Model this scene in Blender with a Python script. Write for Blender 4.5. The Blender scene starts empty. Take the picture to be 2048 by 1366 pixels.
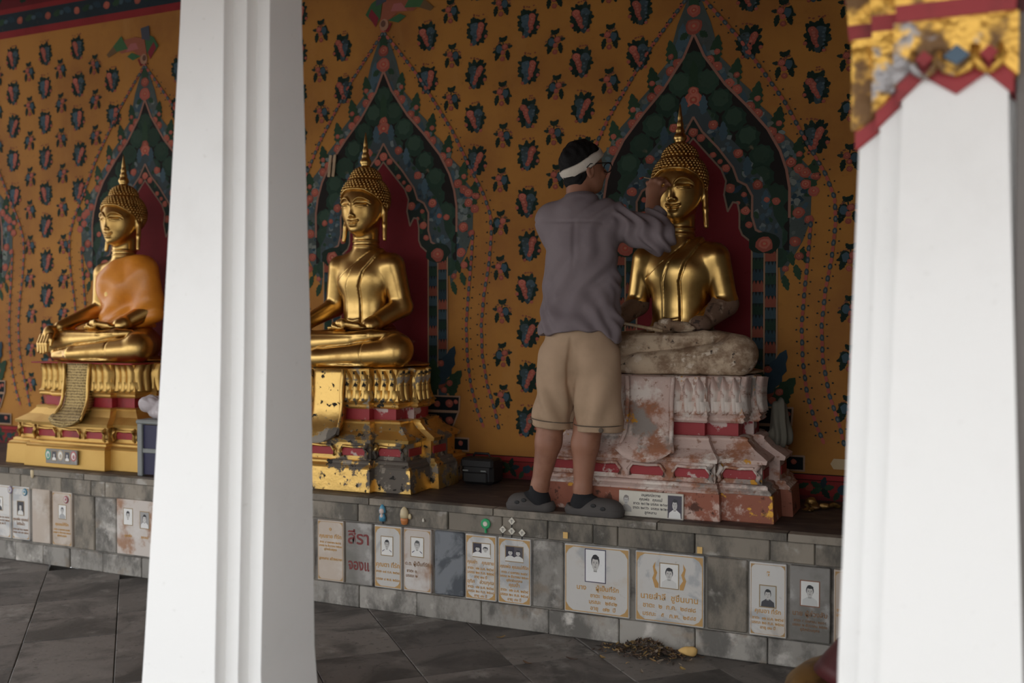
import bpy, bmesh, math, random
import numpy as np
from mathutils import Vector, Matrix

random.seed(7)
rng = np.random.default_rng(11)
scn = bpy.context.scene
COL = scn.collection

# ------------------------------------------------------------------ camera
cam_d = bpy.data.cameras.new('camera')
cam = bpy.data.objects.new('camera', cam_d)
COL.objects.link(cam)
cam_d.sensor_width = 36.0
cam_d.lens = 2000.0 / 2048.0 * 36.0
cam.location = (0.0, -4.98, 1.40)
cam.rotation_euler = (math.radians(90 - 1.09), 0, math.radians(24.3))
cam_d.dof.use_dof = True
cam_d.dof.focus_distance = 4.50
cam_d.dof.aperture_fstop = 1.5
cam_d.clip_end = 200
scn.camera = cam

# ------------------------------------------------------------------ world + exposure
world = bpy.data.worlds.new('sky')
scn.world = world
world.use_nodes = True
bgn = world.node_tree.nodes['Background']
bgn.inputs[0].default_value = (0.96, 0.98, 1.0, 1)
bgn.inputs[1].default_value = 1.0
scn.view_settings.view_transform = 'Standard'
scn.view_settings.look = 'None'
scn.view_settings.gamma = 1.0
scn.view_settings.use_curve_mapping = False
scn.view_settings.exposure = 1.10

# ------------------------------------------------------------------ materials
def pmat(name, col=(.5, .5, .5), rough=.6, metal=0., layers=(), bump=(), rand=0., attr=False, coat=0., spec=.5, alpha=1.):
    m = bpy.data.materials.new(name)
    m.use_nodes = True
    nt = m.node_tree
    N, L = nt.nodes, nt.links
    p = N['Principled BSDF']
    p.inputs['Specular IOR Level'].default_value = spec
    p.inputs['Coat Weight'].default_value = coat
    p.inputs['Alpha'].default_value = alpha
    tc = N.new('ShaderNodeTexCoord')
    vec = tc.outputs['Object']
    oi = None
    if rand:
        oi = N.new('ShaderNodeObjectInfo')
        mu = N.new('ShaderNodeMath'); mu.operation = 'MULTIPLY'; mu.inputs[1].default_value = 41.7
        L.new(oi.outputs['Random'], mu.inputs[0])
        ad = N.new('ShaderNodeVectorMath'); ad.operation = 'ADD'
        L.new(vec, ad.inputs[0]); L.new(mu.outputs[0], ad.inputs[1])
        vec = ad.outputs[0]
    if attr:
        a = N.new('ShaderNodeAttribute'); a.attribute_name = 'Col'
        c = a.outputs['Color']
    else:
        r = N.new('ShaderNodeRGB'); r.outputs[0].default_value = (*col, 1)
        c = r.outputs[0]
    ro = mt = None
    for ly in layers:
        v = vec
        if 'sc' in ly:
            mp = N.new('ShaderNodeMapping'); mp.inputs['Scale'].default_value = ly['sc']
            L.new(v, mp.inputs[0]); v = mp.outputs[0]
        t = N.new('ShaderNodeTexNoise')
        t.inputs['Scale'].default_value = ly['s']
        t.inputs['Detail'].default_value = ly.get('d', 4)
        t.inputs['Roughness'].default_value = ly.get('ro', .6)
        t.inputs['Distortion'].default_value = ly.get('dist', 0)
        if 'off' in ly:
            mp = N.new('ShaderNodeMapping'); mp.inputs['Location'].default_value = (ly['off'],) * 3
            L.new(v, mp.inputs[0]); v = mp.outputs[0]
        L.new(v, t.inputs['Vector'])
        mr = N.new('ShaderNodeMapRange'); mr.interpolation_type = 'SMOOTHSTEP'
        mr.inputs[1].default_value = ly['lo']; mr.inputs[2].default_value = ly['hi']
        mr.inputs[4].default_value = ly.get('f', 1.)
        L.new(t.outputs[0], mr.inputs[0])
        mx = N.new('ShaderNodeMix'); mx.data_type = 'RGBA'
        mx.blend_type = ly.get('bl', 'MIX')
        L.new(mr.outputs[0], mx.inputs[0]); L.new(c, mx.inputs[6])
        mx.inputs[7].default_value = (*ly['c'], 1)
        c = mx.outputs[2]
        for key, cur, base in (('r', 'ro', rough), ('m', 'mt', metal)):
            if key in ly:
                f = N.new('ShaderNodeMix'); f.data_type = 'FLOAT'
                L.new(mr.outputs[0], f.inputs[0])
                prev = ro if cur == 'ro' else mt
                if prev is None: f.inputs[2].default_value = base
                else: L.new(prev, f.inputs[2])
                f.inputs[3].default_value = ly[key]
                if cur == 'ro': ro = f.outputs[0]
                else: mt = f.outputs[0]
    if rand:
        hs = N.new('ShaderNodeHueSaturation')
        mr = N.new('ShaderNodeMapRange')
        mr.inputs[3].default_value = 1 - rand; mr.inputs[4].default_value = 1 + rand
        L.new(oi.outputs['Random'], mr.inputs[0]); L.new(mr.outputs[0], hs.inputs['Value'])
        L.new(c, hs.inputs['Color']); c = hs.outputs[0]
    L.new(c, p.inputs['Base Color'])
    if ro is not None: L.new(ro, p.inputs['Roughness'])
    else: p.inputs['Roughness'].default_value = rough
    if mt is not None: L.new(mt, p.inputs['Metallic'])
    else: p.inputs['Metallic'].default_value = metal
    nrm = None
    for (s, st, dist) in bump:
        t = N.new('ShaderNodeTexNoise'); t.inputs['Scale'].default_value = s; t.inputs['Detail'].default_value = 3
        L.new(vec, t.inputs['Vector'])
        b = N.new('ShaderNodeBump'); b.inputs['Strength'].default_value = st; b.inputs['Distance'].default_value = dist
        L.new(t.outputs[0], b.inputs['Height'])
        if nrm is not None: L.new(nrm, b.inputs['Normal'])
        nrm = b.outputs[0]
    if nrm is not None: L.new(nrm, p.inputs['Normal'])
    return m

GOLDC = (.66, .43, .15)
MT = {}
MT['gold'] = pmat('gilded_metal', GOLDC, .30, 1., layers=[dict(s=6, c=(.40, .23, .07), lo=.45, hi=.72, f=.75, r=.45), dict(s=90, c=(.25, .12, .03), lo=.68, hi=.78, f=.6, r=.55)], bump=[(35, .10, .004)])
MT['gold_hair'] = pmat('gilded_curls', (.58, .36, .12), .38, 1., layers=[dict(s=25, c=(.18, .08, .02), lo=.45, hi=.7, f=.7, r=.6)])
MT['gold_paint'] = pmat('gold_paint', (.66, .42, .13), .42, .75, layers=[dict(s=5, c=(.50, .27, .06), lo=.45, hi=.75, f=.6), dict(s=60, c=(.30, .15, .03), lo=.66, hi=.8, f=.6)], bump=[(40, .12, .004)])
MT['gold_flat'] = pmat('yellow_gold_paint', (.62, .38, .10), .48, .45, layers=[dict(s=4, c=(.50, .27, .05), lo=.4, hi=.8, f=.6)], bump=[(30, .08, .004)])
MT['flake_gold'] = pmat('flaking_gold', (.70, .45, .14), .38, .85, layers=[
    dict(s=3.2, c=(.13, .11, .09), lo=.555, hi=.58, d=8, ro=.64, m=0., r=.85),
    dict(s=7, c=(.30, .26, .21), lo=.585, hi=.615, d=8, ro=.65, m=0., r=.9, off=9),
    dict(s=22, c=(.02, .018, .015), lo=.60, hi=.64, d=6, m=0., r=.9, off=3)], bump=[(12, .35, .01), (60, .2, .004)])
MT['pale_flake'] = pmat('bare_plaster_pink', (.62, .46, .40), .85, 0., layers=[
    dict(s=4.5, c=(.36, .15, .08), lo=.49, hi=.60, d=9, ro=.68),
    dict(s=6, c=(.76, .67, .60), lo=.50, hi=.60, d=9, ro=.68, off=5),
    dict(s=4, c=(.30, .26, .23), lo=.55, hi=.63, d=8, off=11), dict(s=30, c=(.32, .17, .11), lo=.58, hi=.66, d=6, off=31, f=.8),
    dict(s=9, c=(.60, .29, .03), lo=.655, hi=.68, d=6, off=17)], bump=[(14, .5, .012), (70, .35, .004)])
MT['red_flake'] = pmat('bare_bole_red', (.33, .115, .07), .8, 0., layers=[
    dict(s=7, c=(.62, .45, .38), lo=.54, hi=.62, d=9, ro=.7),
    dict(s=5, c=(.66, .33, .03), lo=.585, hi=.61, d=9, ro=.7, off=7, m=.3, r=.5),
    dict(s=16, c=(.10, .04, .025), lo=.58, hi=.66, d=6, off=2)], bump=[(16, .5, .012), (70, .3, .004)])
MT['red'] = pmat('red_enamel', (.33, .02, .025), .5, 0., layers=[dict(s=8, c=(.20, .015, .015), lo=.45, hi=.7)], bump=[(30, .15, .004)])
MT['red_worn'] = pmat('worn_red_paint', (.32, .025, .03), .6, 0., layers=[dict(s=14, c=(.55, .42, .38), lo=.56, hi=.62, d=6)], bump=[(30, .3, .005)])
MT['bare_stone'] = pmat('bare_lacquer_stone', (.56, .43, .30), .8, 0., layers=[
    dict(s=7, c=(.24, .15, .09), lo=.43, hi=.60, d=9, ro=.70), dict(s=14, c=(.68, .57, .45), lo=.57, hi=.67, d=6, off=4),
    dict(s=30, c=(.06, .04, .03), lo=.62, hi=.7, d=5, off=8)], bump=[(18, .5, .01), (80, .3, .004)])
MT['orange'] = pmat('saffron_satin', (.82, .30, .03), .38, 0., layers=[dict(s=6, c=(.58, .18, .02), lo=.4, hi=.75, f=.7)], coat=.15, bump=[(14, .25, .01)])
MT['mural'] = pmat('mural_paint', attr=True, rough=.75, spec=.12, layers=[
    dict(s=2.3, c=(.55, .50, .45), lo=.45, hi=.75, f=.55, bl='MULTIPLY', d=6), dict(s=38, c=(.45, .38, .30), lo=.60, hi=.75, f=.35, bl='MULTIPLY'),
    dict(s=9, c=(.35, .23, .14), lo=.66, hi=.74, f=.35, off=6, d=7)])
MT['ochre'] = pmat('ochre_wall', (.43, .195, .042), .75, spec=.18, layers=[
    dict(s=1.4, c=(.31, .13, .034), lo=.38, hi=.68, d=7), dict(s=3.5, c=(.46, .23, .07), lo=.55, hi=.75, d=6, off=4, f=.6, sc=(1, 1, .35)),
    dict(s=24, c=(.28, .12, .03), lo=.6, hi=.72, f=.4)], bump=[(20, .08, .004)])
MT['white'] = pmat('white_plaster', (.88, .875, .86), .55, layers=[dict(s=3, c=(.80, .79, .77), lo=.5, hi=.75, f=.5, d=6), dict(s=40, c=(.62, .60, .57), lo=.66, hi=.76, f=.35)], bump=[(25, .08, .004)])
MT['stone'] = pmat('grey_stone', (.31, .29, .26), .75, rand=.22, layers=[
    dict(s=6, c=(.12, .112, .10), lo=.42, hi=.62, d=9, ro=.68, sc=(1, 1, .6)), dict(s=7, c=(.50, .47, .43), lo=.56, hi=.70, d=7, off=3), dict(s=9, c=(.25, .20, .15), lo=.55, hi=.72, off=8, f=.7)], bump=[(12, .3, .006), (60, .25, .003)])
MT['stone_brown'] = pmat('brown_stone', (.26, .225, .18), .75, rand=.2, layers=[
    dict(s=5, c=(.10, .09, .075), lo=.42, hi=.62, d=9, ro=.68, sc=(1, 1, .5)), dict(s=7, c=(.40, .37, .33), lo=.58, hi=.72, d=7, off=3)], bump=[(12, .25, .006), (60, .2, .003)])
MT['stone_blue'] = pmat('blue_grey_marble', (.21, .225, .245), .5, rand=.15, layers=[
    dict(s=4, c=(.08, .09, .105), lo=.45, hi=.6, d=8, dist=1.5), dict(s=7, c=(.36, .37, .38), lo=.60, hi=.72, d=7, dist=2, off=3)], bump=[(50, .15, .003)])
MT['marble'] = pmat('white_marble', (.62, .60, .57), .42, rand=.08, layers=[
    dict(s=3, c=(.40, .41, .42), lo=.50, hi=.62, d=8, dist=2.2, f=.8), dict(s=5, c=(.55, .45, .34), lo=.55, hi=.75, d=6, off=6, f=.7), dict(s=25, c=(.40, .36, .31), lo=.64, hi=.74, f=.5)], bump=[(60, .1, .002)])
MT['marble_stain'] = pmat('stained_marble', (.58, .52, .47), .5, rand=.05, layers=[
    dict(s=5, c=(.36, .20, .12), lo=.50, hi=.62, d=7, off=2.2), dict(s=3, c=(.66, .63, .60), lo=.5, hi=.7, d=6, off=6)], bump=[(60, .1, .002)])
MT['marble_beige'] = pmat('beige_marble', (.50, .42, .35), .5, rand=.08, layers=[
    dict(s=4, c=(.62, .57, .51), lo=.5, hi=.68, d=7), dict(s=4, c=(.36, .28, .21), lo=.54, hi=.7, d=7, off=5)], bump=[(60, .1, .002)])
MT['marble_grey'] = pmat('dull_grey_marble', (.27, .255, .235), .55, rand=.08, layers=[
    dict(s=4, c=(.18, .17, .15), lo=.45, hi=.65, d=8), dict(s=6, c=(.42, .40, .38), lo=.57, hi=.7, d=6, off=5)], bump=[(60, .15, .003)])
MT['tile'] = pmat('dark_slate_tile', (.175, .157, .143), .62, rand=.22, layers=[
    dict(s=3, c=(.075, .068, .062), lo=.42, hi=.62, d=8, dist=.6), dict(s=5, c=(.25, .235, .215), lo=.56, hi=.72, d=7, off=4), dict(s=40, c=(.05, .045, .04), lo=.58, hi=.7, f=.7)], bump=[(8, .3, .006), (50, .3, .003)])
MT['mortar'] = pmat('pale_mortar', (.26, .24, .21), .9, layers=[dict(s=8, c=(.12, .11, .10), lo=.45, hi=.65)])
MT['grout'] = pmat('dark_grout', (.045, .04, .036), .9, bump=[(60, .3, .004)])
MT['paving'] = pmat('courtyard_paving', (.42, .40, .37), .8, layers=[dict(s=1, c=(.34, .32, .30), lo=.4, hi=.7)])
MT['platform_top'] = pmat('worn_dark_stone', (.085, .062, .052), .6, layers=[
    dict(s=5, c=(.045, .033, .03), lo=.42, hi=.62, d=8, sc=(1, 3, 1)), dict(s=7, c=(.16, .12, .10), lo=.58, hi=.72, d=7, off=4, sc=(1, 3, 1))], bump=[(25, .3, .004)])
MT['skin'] = pmat('skin', (.33, .15, .09), .55, layers=[dict(s=9, c=(.22, .09, .05), lo=.45, hi=.7, f=.7)], bump=[(90, .1, .002)])
MT['hair'] = pmat('black_hair', (.008, .007, .007), .75, spec=.2, bump=[(160, .5, .004)])
MT['shirt'] = pmat('mauve_grey_cotton', (.215, .175, .185), .85, layers=[dict(s=5, c=(.175, .14, .15), lo=.4, hi=.7), dict(s=120, c=(.19, .16, .165), lo=.6, hi=.75, f=.4)], bump=[(20, .25, .006), (300, .15, .001)])
MT['shorts'] = pmat('khaki_cotton', (.46, .315, .205), .85, layers=[dict(s=5, c=(.38, .26, .165), lo=.4, hi=.7)], bump=[(16, .25, .006), (300, .15, .001)])
MT['stitch'] = pmat('dark_stitching', (.10, .075, .055), .8)
MT['sock'] = pmat('black_sock', (.010, .010, .012), .9, bump=[(200, .3, .002)])
MT['clog'] = pmat('grey_foam', (.085, .077, .073), .75, spec=.25, bump=[(40, .1, .003)])
MT['band'] = pmat('cream_cotton', (.62, .56, .48), .85, bump=[(30, .5, .006), (140, .3, .002)])
MT['black'] = pmat('black_plastic', (.008, .0075, .008), .6)
MT['wood'] = pmat('pale_wood', (.42, .30, .18), .6, layers=[dict(s=12, c=(.3, .2, .11), lo=.45, hi=.65, sc=(8, 1, 1))])
MT['maroon'] = pmat('maroon_paint', (.085, .012, .014), .5, layers=[dict(s=5, c=(.05, .008, .01), lo=.45, hi=.7)])
MT['brown_gold'] = pmat('tarnished_gold', (.30, .17, .05), .45, .7, layers=[dict(s=6, c=(.10, .05, .02), lo=.45, hi=.65)])
MT['gold_leaf'] = pmat('gold_leaf', (.86, .52, .12), .35, .95, layers=[dict(s=14, c=(.25, .03, .03), lo=.56, hi=.6, m=0, r=.6)], bump=[(25, .9, .02)])
MT['capital'] = pmat('gilded_stucco', (.80, .47, .10), .4, .8, layers=[dict(s=9, c=(.22, .12, .05), lo=.5, hi=.6, d=5, m=.2, r=.7), dict(s=7, c=(.35, .33, .33), lo=.60, hi=.66, d=4, off=6, m=.3, r=.3)], bump=[(18, .8, .02)])
MT['glass_blue'] = pmat('blue_mirror_glass', (.03, .06, .09), .15, .3)
MT['greypaint'] = pmat('grey_wall_paint', (.17, .155, .145), .7, bump=[(20, .1, .004)])
MT['wallmaroon'] = pmat('dark_red_wall_paint', (.07, .010, .012), .6)
MT['timber'] = pmat('red_brown_timber', (.30, .15, .085), .6, layers=[dict(s=6, c=(.22, .10, .06), lo=.4, hi=.7, sc=(.2, 4, 1))])
MT['stoolgrey'] = pmat('grey_plastic', (.22, .23, .22), .45)
MT['navy'] = pmat('navy_plastic', (.02, .018, .06), .5)
MT['bag'] = pmat('thin_white_plastic', (.62, .56, .58), .35, alpha=.75)
MT['sack'] = pmat('dull_green_cloth', (.12, .11, .085), .9, bump=[(20, .4, .01)])
MT['print'] = pmat('flat_print', attr=True, rough=.45, layers=[dict(s=60, c=(.6, .58, .55), lo=.6, hi=.8, f=.3, bl='MULTIPLY')])
MT['leaf'] = pmat('dry_leaf', attr=True, rough=.75)
MT['paper'] = pmat('yellow_paper', (.72, .46, .16), .7)
MT['beige_paper'] = pmat('beige_paper', (.50, .36, .20), .7)
MT['goldtext'] = pmat('gold_lettering', (.56, .30, .075), .5, .2)
MT['darktext'] = pmat('brown_lettering', (.25, .13, .06), .6)
MT['redtext'] = pmat('red_brush_paint', (.20, .04, .038), .7)
MT['inktext'] = pmat('black_ink', (.05, .045, .05), .6)
MT['toyblue'] = pmat('blue_glaze', (.08, .28, .42), .35)
MT['toycream'] = pmat('cream_glaze', (.62, .50, .30), .4)
MT['toyorange'] = pmat('orange_glaze', (.55, .20, .06), .4)
MT['toyskin'] = pmat('pale_glaze', (.70, .55, .48), .4)
MT['toygreen'] = pmat('green_plastic', (.03, .35, .13), .35)
MT['ivory'] = pmat('ivory_card', (.68, .64, .55), .5)

# ------------------------------------------------------------------ object helpers
def link(o, parent=None):
    COL.objects.link(o)
    if parent is not None: o.parent = parent
    return o

def tag(o, label=None, cat=None, group=None, kind=None):
    if label: o['label'] = label
    if cat: o['category'] = cat
    if group: o['group'] = group
    if kind: o['kind'] = kind
    return o

def empty(name, loc=(0, 0, 0), rz=0., scale=1.):
    o = bpy.data.objects.new(name, None)
    o.empty_display_size = .1
    o.location = loc
    o.rotation_euler = (0, 0, rz)
    o.scale = (scale,) * 3
    return link(o)

def mkmesh(name, v, f, mats, smooth=False, cols=None, fmat=None):
    me = bpy.data.meshes.new(name)
    v = np.asarray(v, dtype=float).reshape(-1, 3)
    if isinstance(f, np.ndarray):
        nf, k = f.shape
        me.vertices.add(len(v)); me.vertices.foreach_set('co', v.ravel().astype(np.float32))
        me.loops.add(nf * k); me.loops.foreach_set('vertex_index', f.ravel().astype(np.int32))
        me.polygons.add(nf); me.polygons.foreach_set('loop_start', (np.arange(nf) * k).astype(np.int32))
        me.update(calc_edges=True)
    else:
        me.from_pydata([tuple(p) for p in v], [], f)
    if not isinstance(mats, (list, tuple)): mats = [mats]
    for m in mats: me.materials.append(MT[m] if isinstance(m, str) else m)
    if fmat is not None: me.polygons.foreach_set('material_index', np.asarray(fmat, dtype=np.int32))
    if smooth: me.polygons.foreach_set('use_smooth', np.ones(len(me.polygons), dtype=bool))
    if cols is not None:
        at = me.color_attributes.new('Col', 'FLOAT_COLOR', 'CORNER')
        arr = np.empty((len(me.loops), 4), dtype=np.float32)
        i = 0
        for p, c in zip(me.polygons, cols):
            n = p.loop_total
            arr[i:i + n, :3] = c; arr[i:i + n, 3] = 1
            i += n
        at.data.foreach_set('color', arr.ravel())
    me.validate()
    return me

def part(name, v, f, mats, parent=None, smooth=False, cols=None, fmat=None, loc=None):
    o = bpy.data.objects.new(name, mkmesh(name, v, f, mats, smooth, cols, fmat))
    link(o, parent)
    if loc is not None: o.location = loc
    return o

def inst(name, me, parent=None, loc=(0, 0, 0), rot=(0, 0, 0), scale=(1, 1, 1)):
    o = bpy.data.objects.new(name, me)
    o.location = loc; o.rotation_euler = rot; o.scale = scale
    return link(o, parent)

def box_vf(x0, x1, y0, y1, z0, z1, bev=0.):
    bm = bmesh.new()
    bmesh.ops.create_cube(bm, size=1)
    for v in bm.verts:
        v.co = (x0 + (v.co.x + .5) * (x1 - x0), y0 + (v.co.y + .5) * (y1 - y0), z0 + (v.co.z + .5) * (z1 - z0))
    if bev:
        bmesh.ops.bevel(bm, geom=list(bm.edges), offset=bev, segments=1, affect='EDGES', profile=.5)
    bm.verts.index_update()
    v = [tuple(q.co) for q in bm.verts]; f = [[q.index for q in p.verts] for p in bm.faces]
    bm.free()
    return v, f

def box(name, x0, x1, y0, y1, z0, z1, mat, parent=None, bev=0.):
    v, f = box_vf(x0, x1, y0, y1, z0, z1, bev)
    return part(name, v, f, mat, parent)

def join(*vfs):
    V, Fc = [], []
    for v, f in vfs:
        n = len(V); V += [tuple(p) for p in v]; Fc += [[i + n for i in q] for q in f]
    return V, Fc

def lathe_vf(prof, n=24, cx=0, cy=0, flat=1.):
    v, f = [], []
    for r, z in prof:
        for i in range(n):
            a = 2 * math.pi * i / n
            v.append((cx + r * math.cos(a), cy + r * flat * math.sin(a), z))
    for j in range(len(prof) - 1):
        for i in range(n):
            k = (i + 1) % n
            f.append([j * n + i, j * n + k, (j + 1) * n + k, (j + 1) * n + i])
    f.append([i for i in range(n)][::-1]); f.append([(len(prof) - 1) * n + i for i in range(n)])
    return v, f

def tube_vf(pts, r, n=8):
    pts = [Vector(p) for p in pts]
    rs = r if isinstance(r, (list, tuple)) else [r] * len(pts)
    v, f = [], []
    up = Vector((0, 0, 1))
    for i, p in enumerate(pts):
        d = (pts[min(i + 1, len(pts) - 1)] - pts[max(i - 1, 0)]).normalized()
        a = d.cross(up)
        if a.length < .05: a = d.cross(Vector((0, 1, 0)))
        a.normalize(); b = d.cross(a)
        for k in range(n):
            t = 2 * math.pi * k / n
            v.append(tuple(p + (a * math.cos(t) + b * math.sin(t)) * rs[i]))
    for i in range(len(pts) - 1):
        for k in range(n):
            m = (k + 1) % n
            f.append([i * n + k, i * n + m, (i + 1) * n + m, (i + 1) * n + k])
    f.append(list(range(n))[::-1]); f.append([(len(pts) - 1) * n + k for k in range(n)])
    return v, f

def prism_vf(poly, y0, y1):
    """polygon in (x, z), extruded from y0 (front) to y1 (back)"""
    n = len(poly)
    v = [(x, y0, z) for x, z in poly] + [(x, y1, z) for x, z in poly]
    f = [list(range(n)), list(range(n, 2 * n))[::-1]]
    for i in range(n):
        k = (i + 1) % n
        f.append([i + n, k + n, k, i])
    return v, f

# ------------------------------------------------------------------ signed-distance modelling
class SDF:
    def __init__(s, lo, hi, h):
        s.h = h; s.lo = np.array(lo, float)
        n = np.ceil((np.array(hi) - s.lo) / h).astype(int) + 1
        s.ax = [(s.lo[i] + h * np.arange(n[i])).astype(np.float32) for i in range(3)]
        s.F = np.full(tuple(n), .5, np.float32)
    def sl(s, lo, hi, pad):
        out = []
        for i in range(3):
            a = int(np.floor((lo[i] - pad - s.lo[i]) / s.h)); b = int(np.ceil((hi[i] + pad - s.lo[i]) / s.h)) + 1
            out.append(slice(max(a, 0), max(min(b, s.F.shape[i]), 0)))
        return tuple(out)
    def grid(s, sl):
        x, y, z = (s.ax[i][sl[i]] for i in range(3))
        return x[:, None, None], y[None, :, None], z[None, None, :]
    def put(s, sl, d, k, op='u'):
        a = s.F[sl]
        if a.size == 0: return
        k = max(k, 1e-4)
        if op == 'u':
            h = np.clip(.5 + .5 * (d - a) / k, 0, 1); s.F[sl] = d + (a - d) * h - k * h * (1 - h)
        else:
            h = np.clip(.5 - .5 * (d + a) / k, 0, 1); s.F[sl] = a + (-d - a) * h + k * h * (1 - h)
    def cap(s, a, b, ra, rb=None, k=.02, op='u', flat=None):
        rb = ra if rb is None else rb
        a = np.array(a, float); b = np.array(b, float); m = max(ra, rb)
        sl = s.sl(np.minimum(a, b) - m, np.maximum(a, b) + m, k + 3 * s.h + .03)
        x, y, z = s.grid(sl); e = b - a; L2 = float(e @ e) + 1e-12
        t = np.clip(((x - a[0]) * e[0] + (y - a[1]) * e[1] + (z - a[2]) * e[2]) / L2, 0, 1)
        d = np.sqrt((x - a[0] - t * e[0]) ** 2 + (y - a[1] - t * e[1]) ** 2 + (z - a[2] - t * e[2]) ** 2) - (ra + (rb - ra) * t)
        s.put(sl, d, k, op)
    def chain(s, pts, rs, k=.02):
        for i in range(len(pts) - 1): s.cap(pts[i], pts[i + 1], rs[i], rs[i + 1], k)
    def ell(s, c, r, k=.02, R=None, op='u'):
        c = np.array(c, float); r = np.array(r, float); m = np.full(3, r.max()) if R is not None else r
        sl = s.sl(c - m, c + m, k + 3 * s.h + .03)
        x, y, z = s.grid(sl); x = x - c[0]; y = y - c[1]; z = z - c[2]
        if R is not None:
            R = np.array(R, float)
            x, y, z = (R[i][0] * x + R[i][1] * y + R[i][2] * z for i in range(3))
        k0 = np.sqrt((x / r[0]) ** 2 + (y / r[1]) ** 2 + (z / r[2]) ** 2)
        k1 = np.sqrt((x / r[0] ** 2) ** 2 + (y / r[1] ** 2) ** 2 + (z / r[2] ** 2) ** 2) + 1e-6
        s.put(sl, k0 * (k0 - 1) / k1, k, op)
    def plane_cut(s, fn, k=.004):
        sl = tuple(slice(0, n) for n in s.F.shape)
        x, y, z = s.grid(sl)
        d = fn(x, y, z) + np.zeros(s.F.shape, np.float32)   # keep where d < 0
        s.put(sl, -d, k, 'c')
    def mesh(s, smooth=1):
        F = s.F
        for i in range(3):
            sl = [slice(None)] * 3
            sl[i] = 0; F[tuple(sl)] = np.maximum(F[tuple(sl)], .01)
            sl[i] = -1; F[tuple(sl)] = np.maximum(F[tuple(sl)], .01)
        S = F < 0
        nx, ny, nz = F.shape
        cnt = np.zeros((nx - 1, ny - 1, nz - 1), np.int8)
        cs = [(i, j, k) for i in (0, 1) for j in (0, 1) for k in (0, 1)]
        for i, j, k in cs: cnt += S[i:nx - 1 + i, j:ny - 1 + j, k:nz - 1 + k]
        act = (cnt > 0) & (cnt < 8)
        ac = np.argwhere(act)
        idx = np.full(act.shape, -1, np.int32); idx[act] = np.arange(len(ac))
        pos = np.zeros((len(ac), 3)); w = np.zeros(len(ac))
        for a in cs:
            for d in range(3):
                if a[d]: continue
                b = list(a); b[d] = 1
                va = F[ac[:, 0] + a[0], ac[:, 1] + a[1], ac[:, 2] + a[2]]; vb = F[ac[:, 0] + b[0], ac[:, 1] + b[1], ac[:, 2] + b[2]]
                m = (va < 0) != (vb < 0)
                t = va[m] / (va[m] - vb[m])
                p = np.tile(np.array(a, float), (m.sum(), 1)); p[:, d] += t
                pos[m] += p; w[m] += 1
        V = s.lo + s.h * (ac + pos / w[:, None])
        quads = []
        for d in range(3):
            e, g = (d + 1) % 3, (d + 2) % 3
            A = [slice(None)] * 3; B = [slice(None)] * 3
            A[d] = slice(0, -1); B[d] = slice(1, None)
            for q in (e, g): A[q] = slice(1, -1); B[q] = slice(1, -1)
            sa, sb = S[tuple(A)], S[tuple(B)]
            ij = np.argwhere(sa != sb)
            if len(ij) == 0: continue
            flip = sa[tuple(ij.T)]
            ij = ij.copy(); ij[:, e] += 1; ij[:, g] += 1
            def cell(de, dg):
                c = ij.copy(); c[:, e] -= de; c[:, g] -= dg
                return idx[c[:, 0], c[:, 1], c[:, 2]]
            q = np.stack([cell(1, 1), cell(0, 1), cell(0, 0), cell(1, 0)], 1)
            q[~flip] = q[~flip][:, ::-1]
            quads.append(q)
        Q = np.concatenate(quads)
        for _ in range(smooth): V = lap(V, Q, .5)
        return V, Q

def lap(V, Q, w):
    acc = np.zeros_like(V); n = np.zeros(len(V))
    for i in range(4):
        a, b = Q[:, i], Q[:, (i + 1) % 4]
        np.add.at(acc, a, V[b]); np.add.at(n, a, 1)
        np.add.at(acc, b, V[a]); np.add.at(n, b, 1)
    return V * (1 - w) + w * acc / np.maximum(n, 1)[:, None]

def normals(V, Q):
    fn = np.cross(V[Q[:, 2]] - V[Q[:, 0]], V[Q[:, 3]] - V[Q[:, 1]])
    N = np.zeros_like(V)
    for i in range(4): np.add.at(N, Q[:, i], fn)
    return N / (np.linalg.norm(N, axis=1)[:, None] + 1e-12)

def sstep(a, b, x):
    t = np.clip((x - a) / (b - a), 0, 1)
    return t * t * (3 - 2 * t)

def wob(P, f, seed=0):
    """cheap smooth noise, about -1..1"""
    r = np.random.default_rng(seed); o = np.zeros(len(P))
    for i in range(5):
        d = r.normal(size=3); d /= np.linalg.norm(d)
        o += np.sin(P @ d * f * (0.6 + .35 * i) + r.uniform(0, 6.28)) / 2.2
    return o / 1.6

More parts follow.
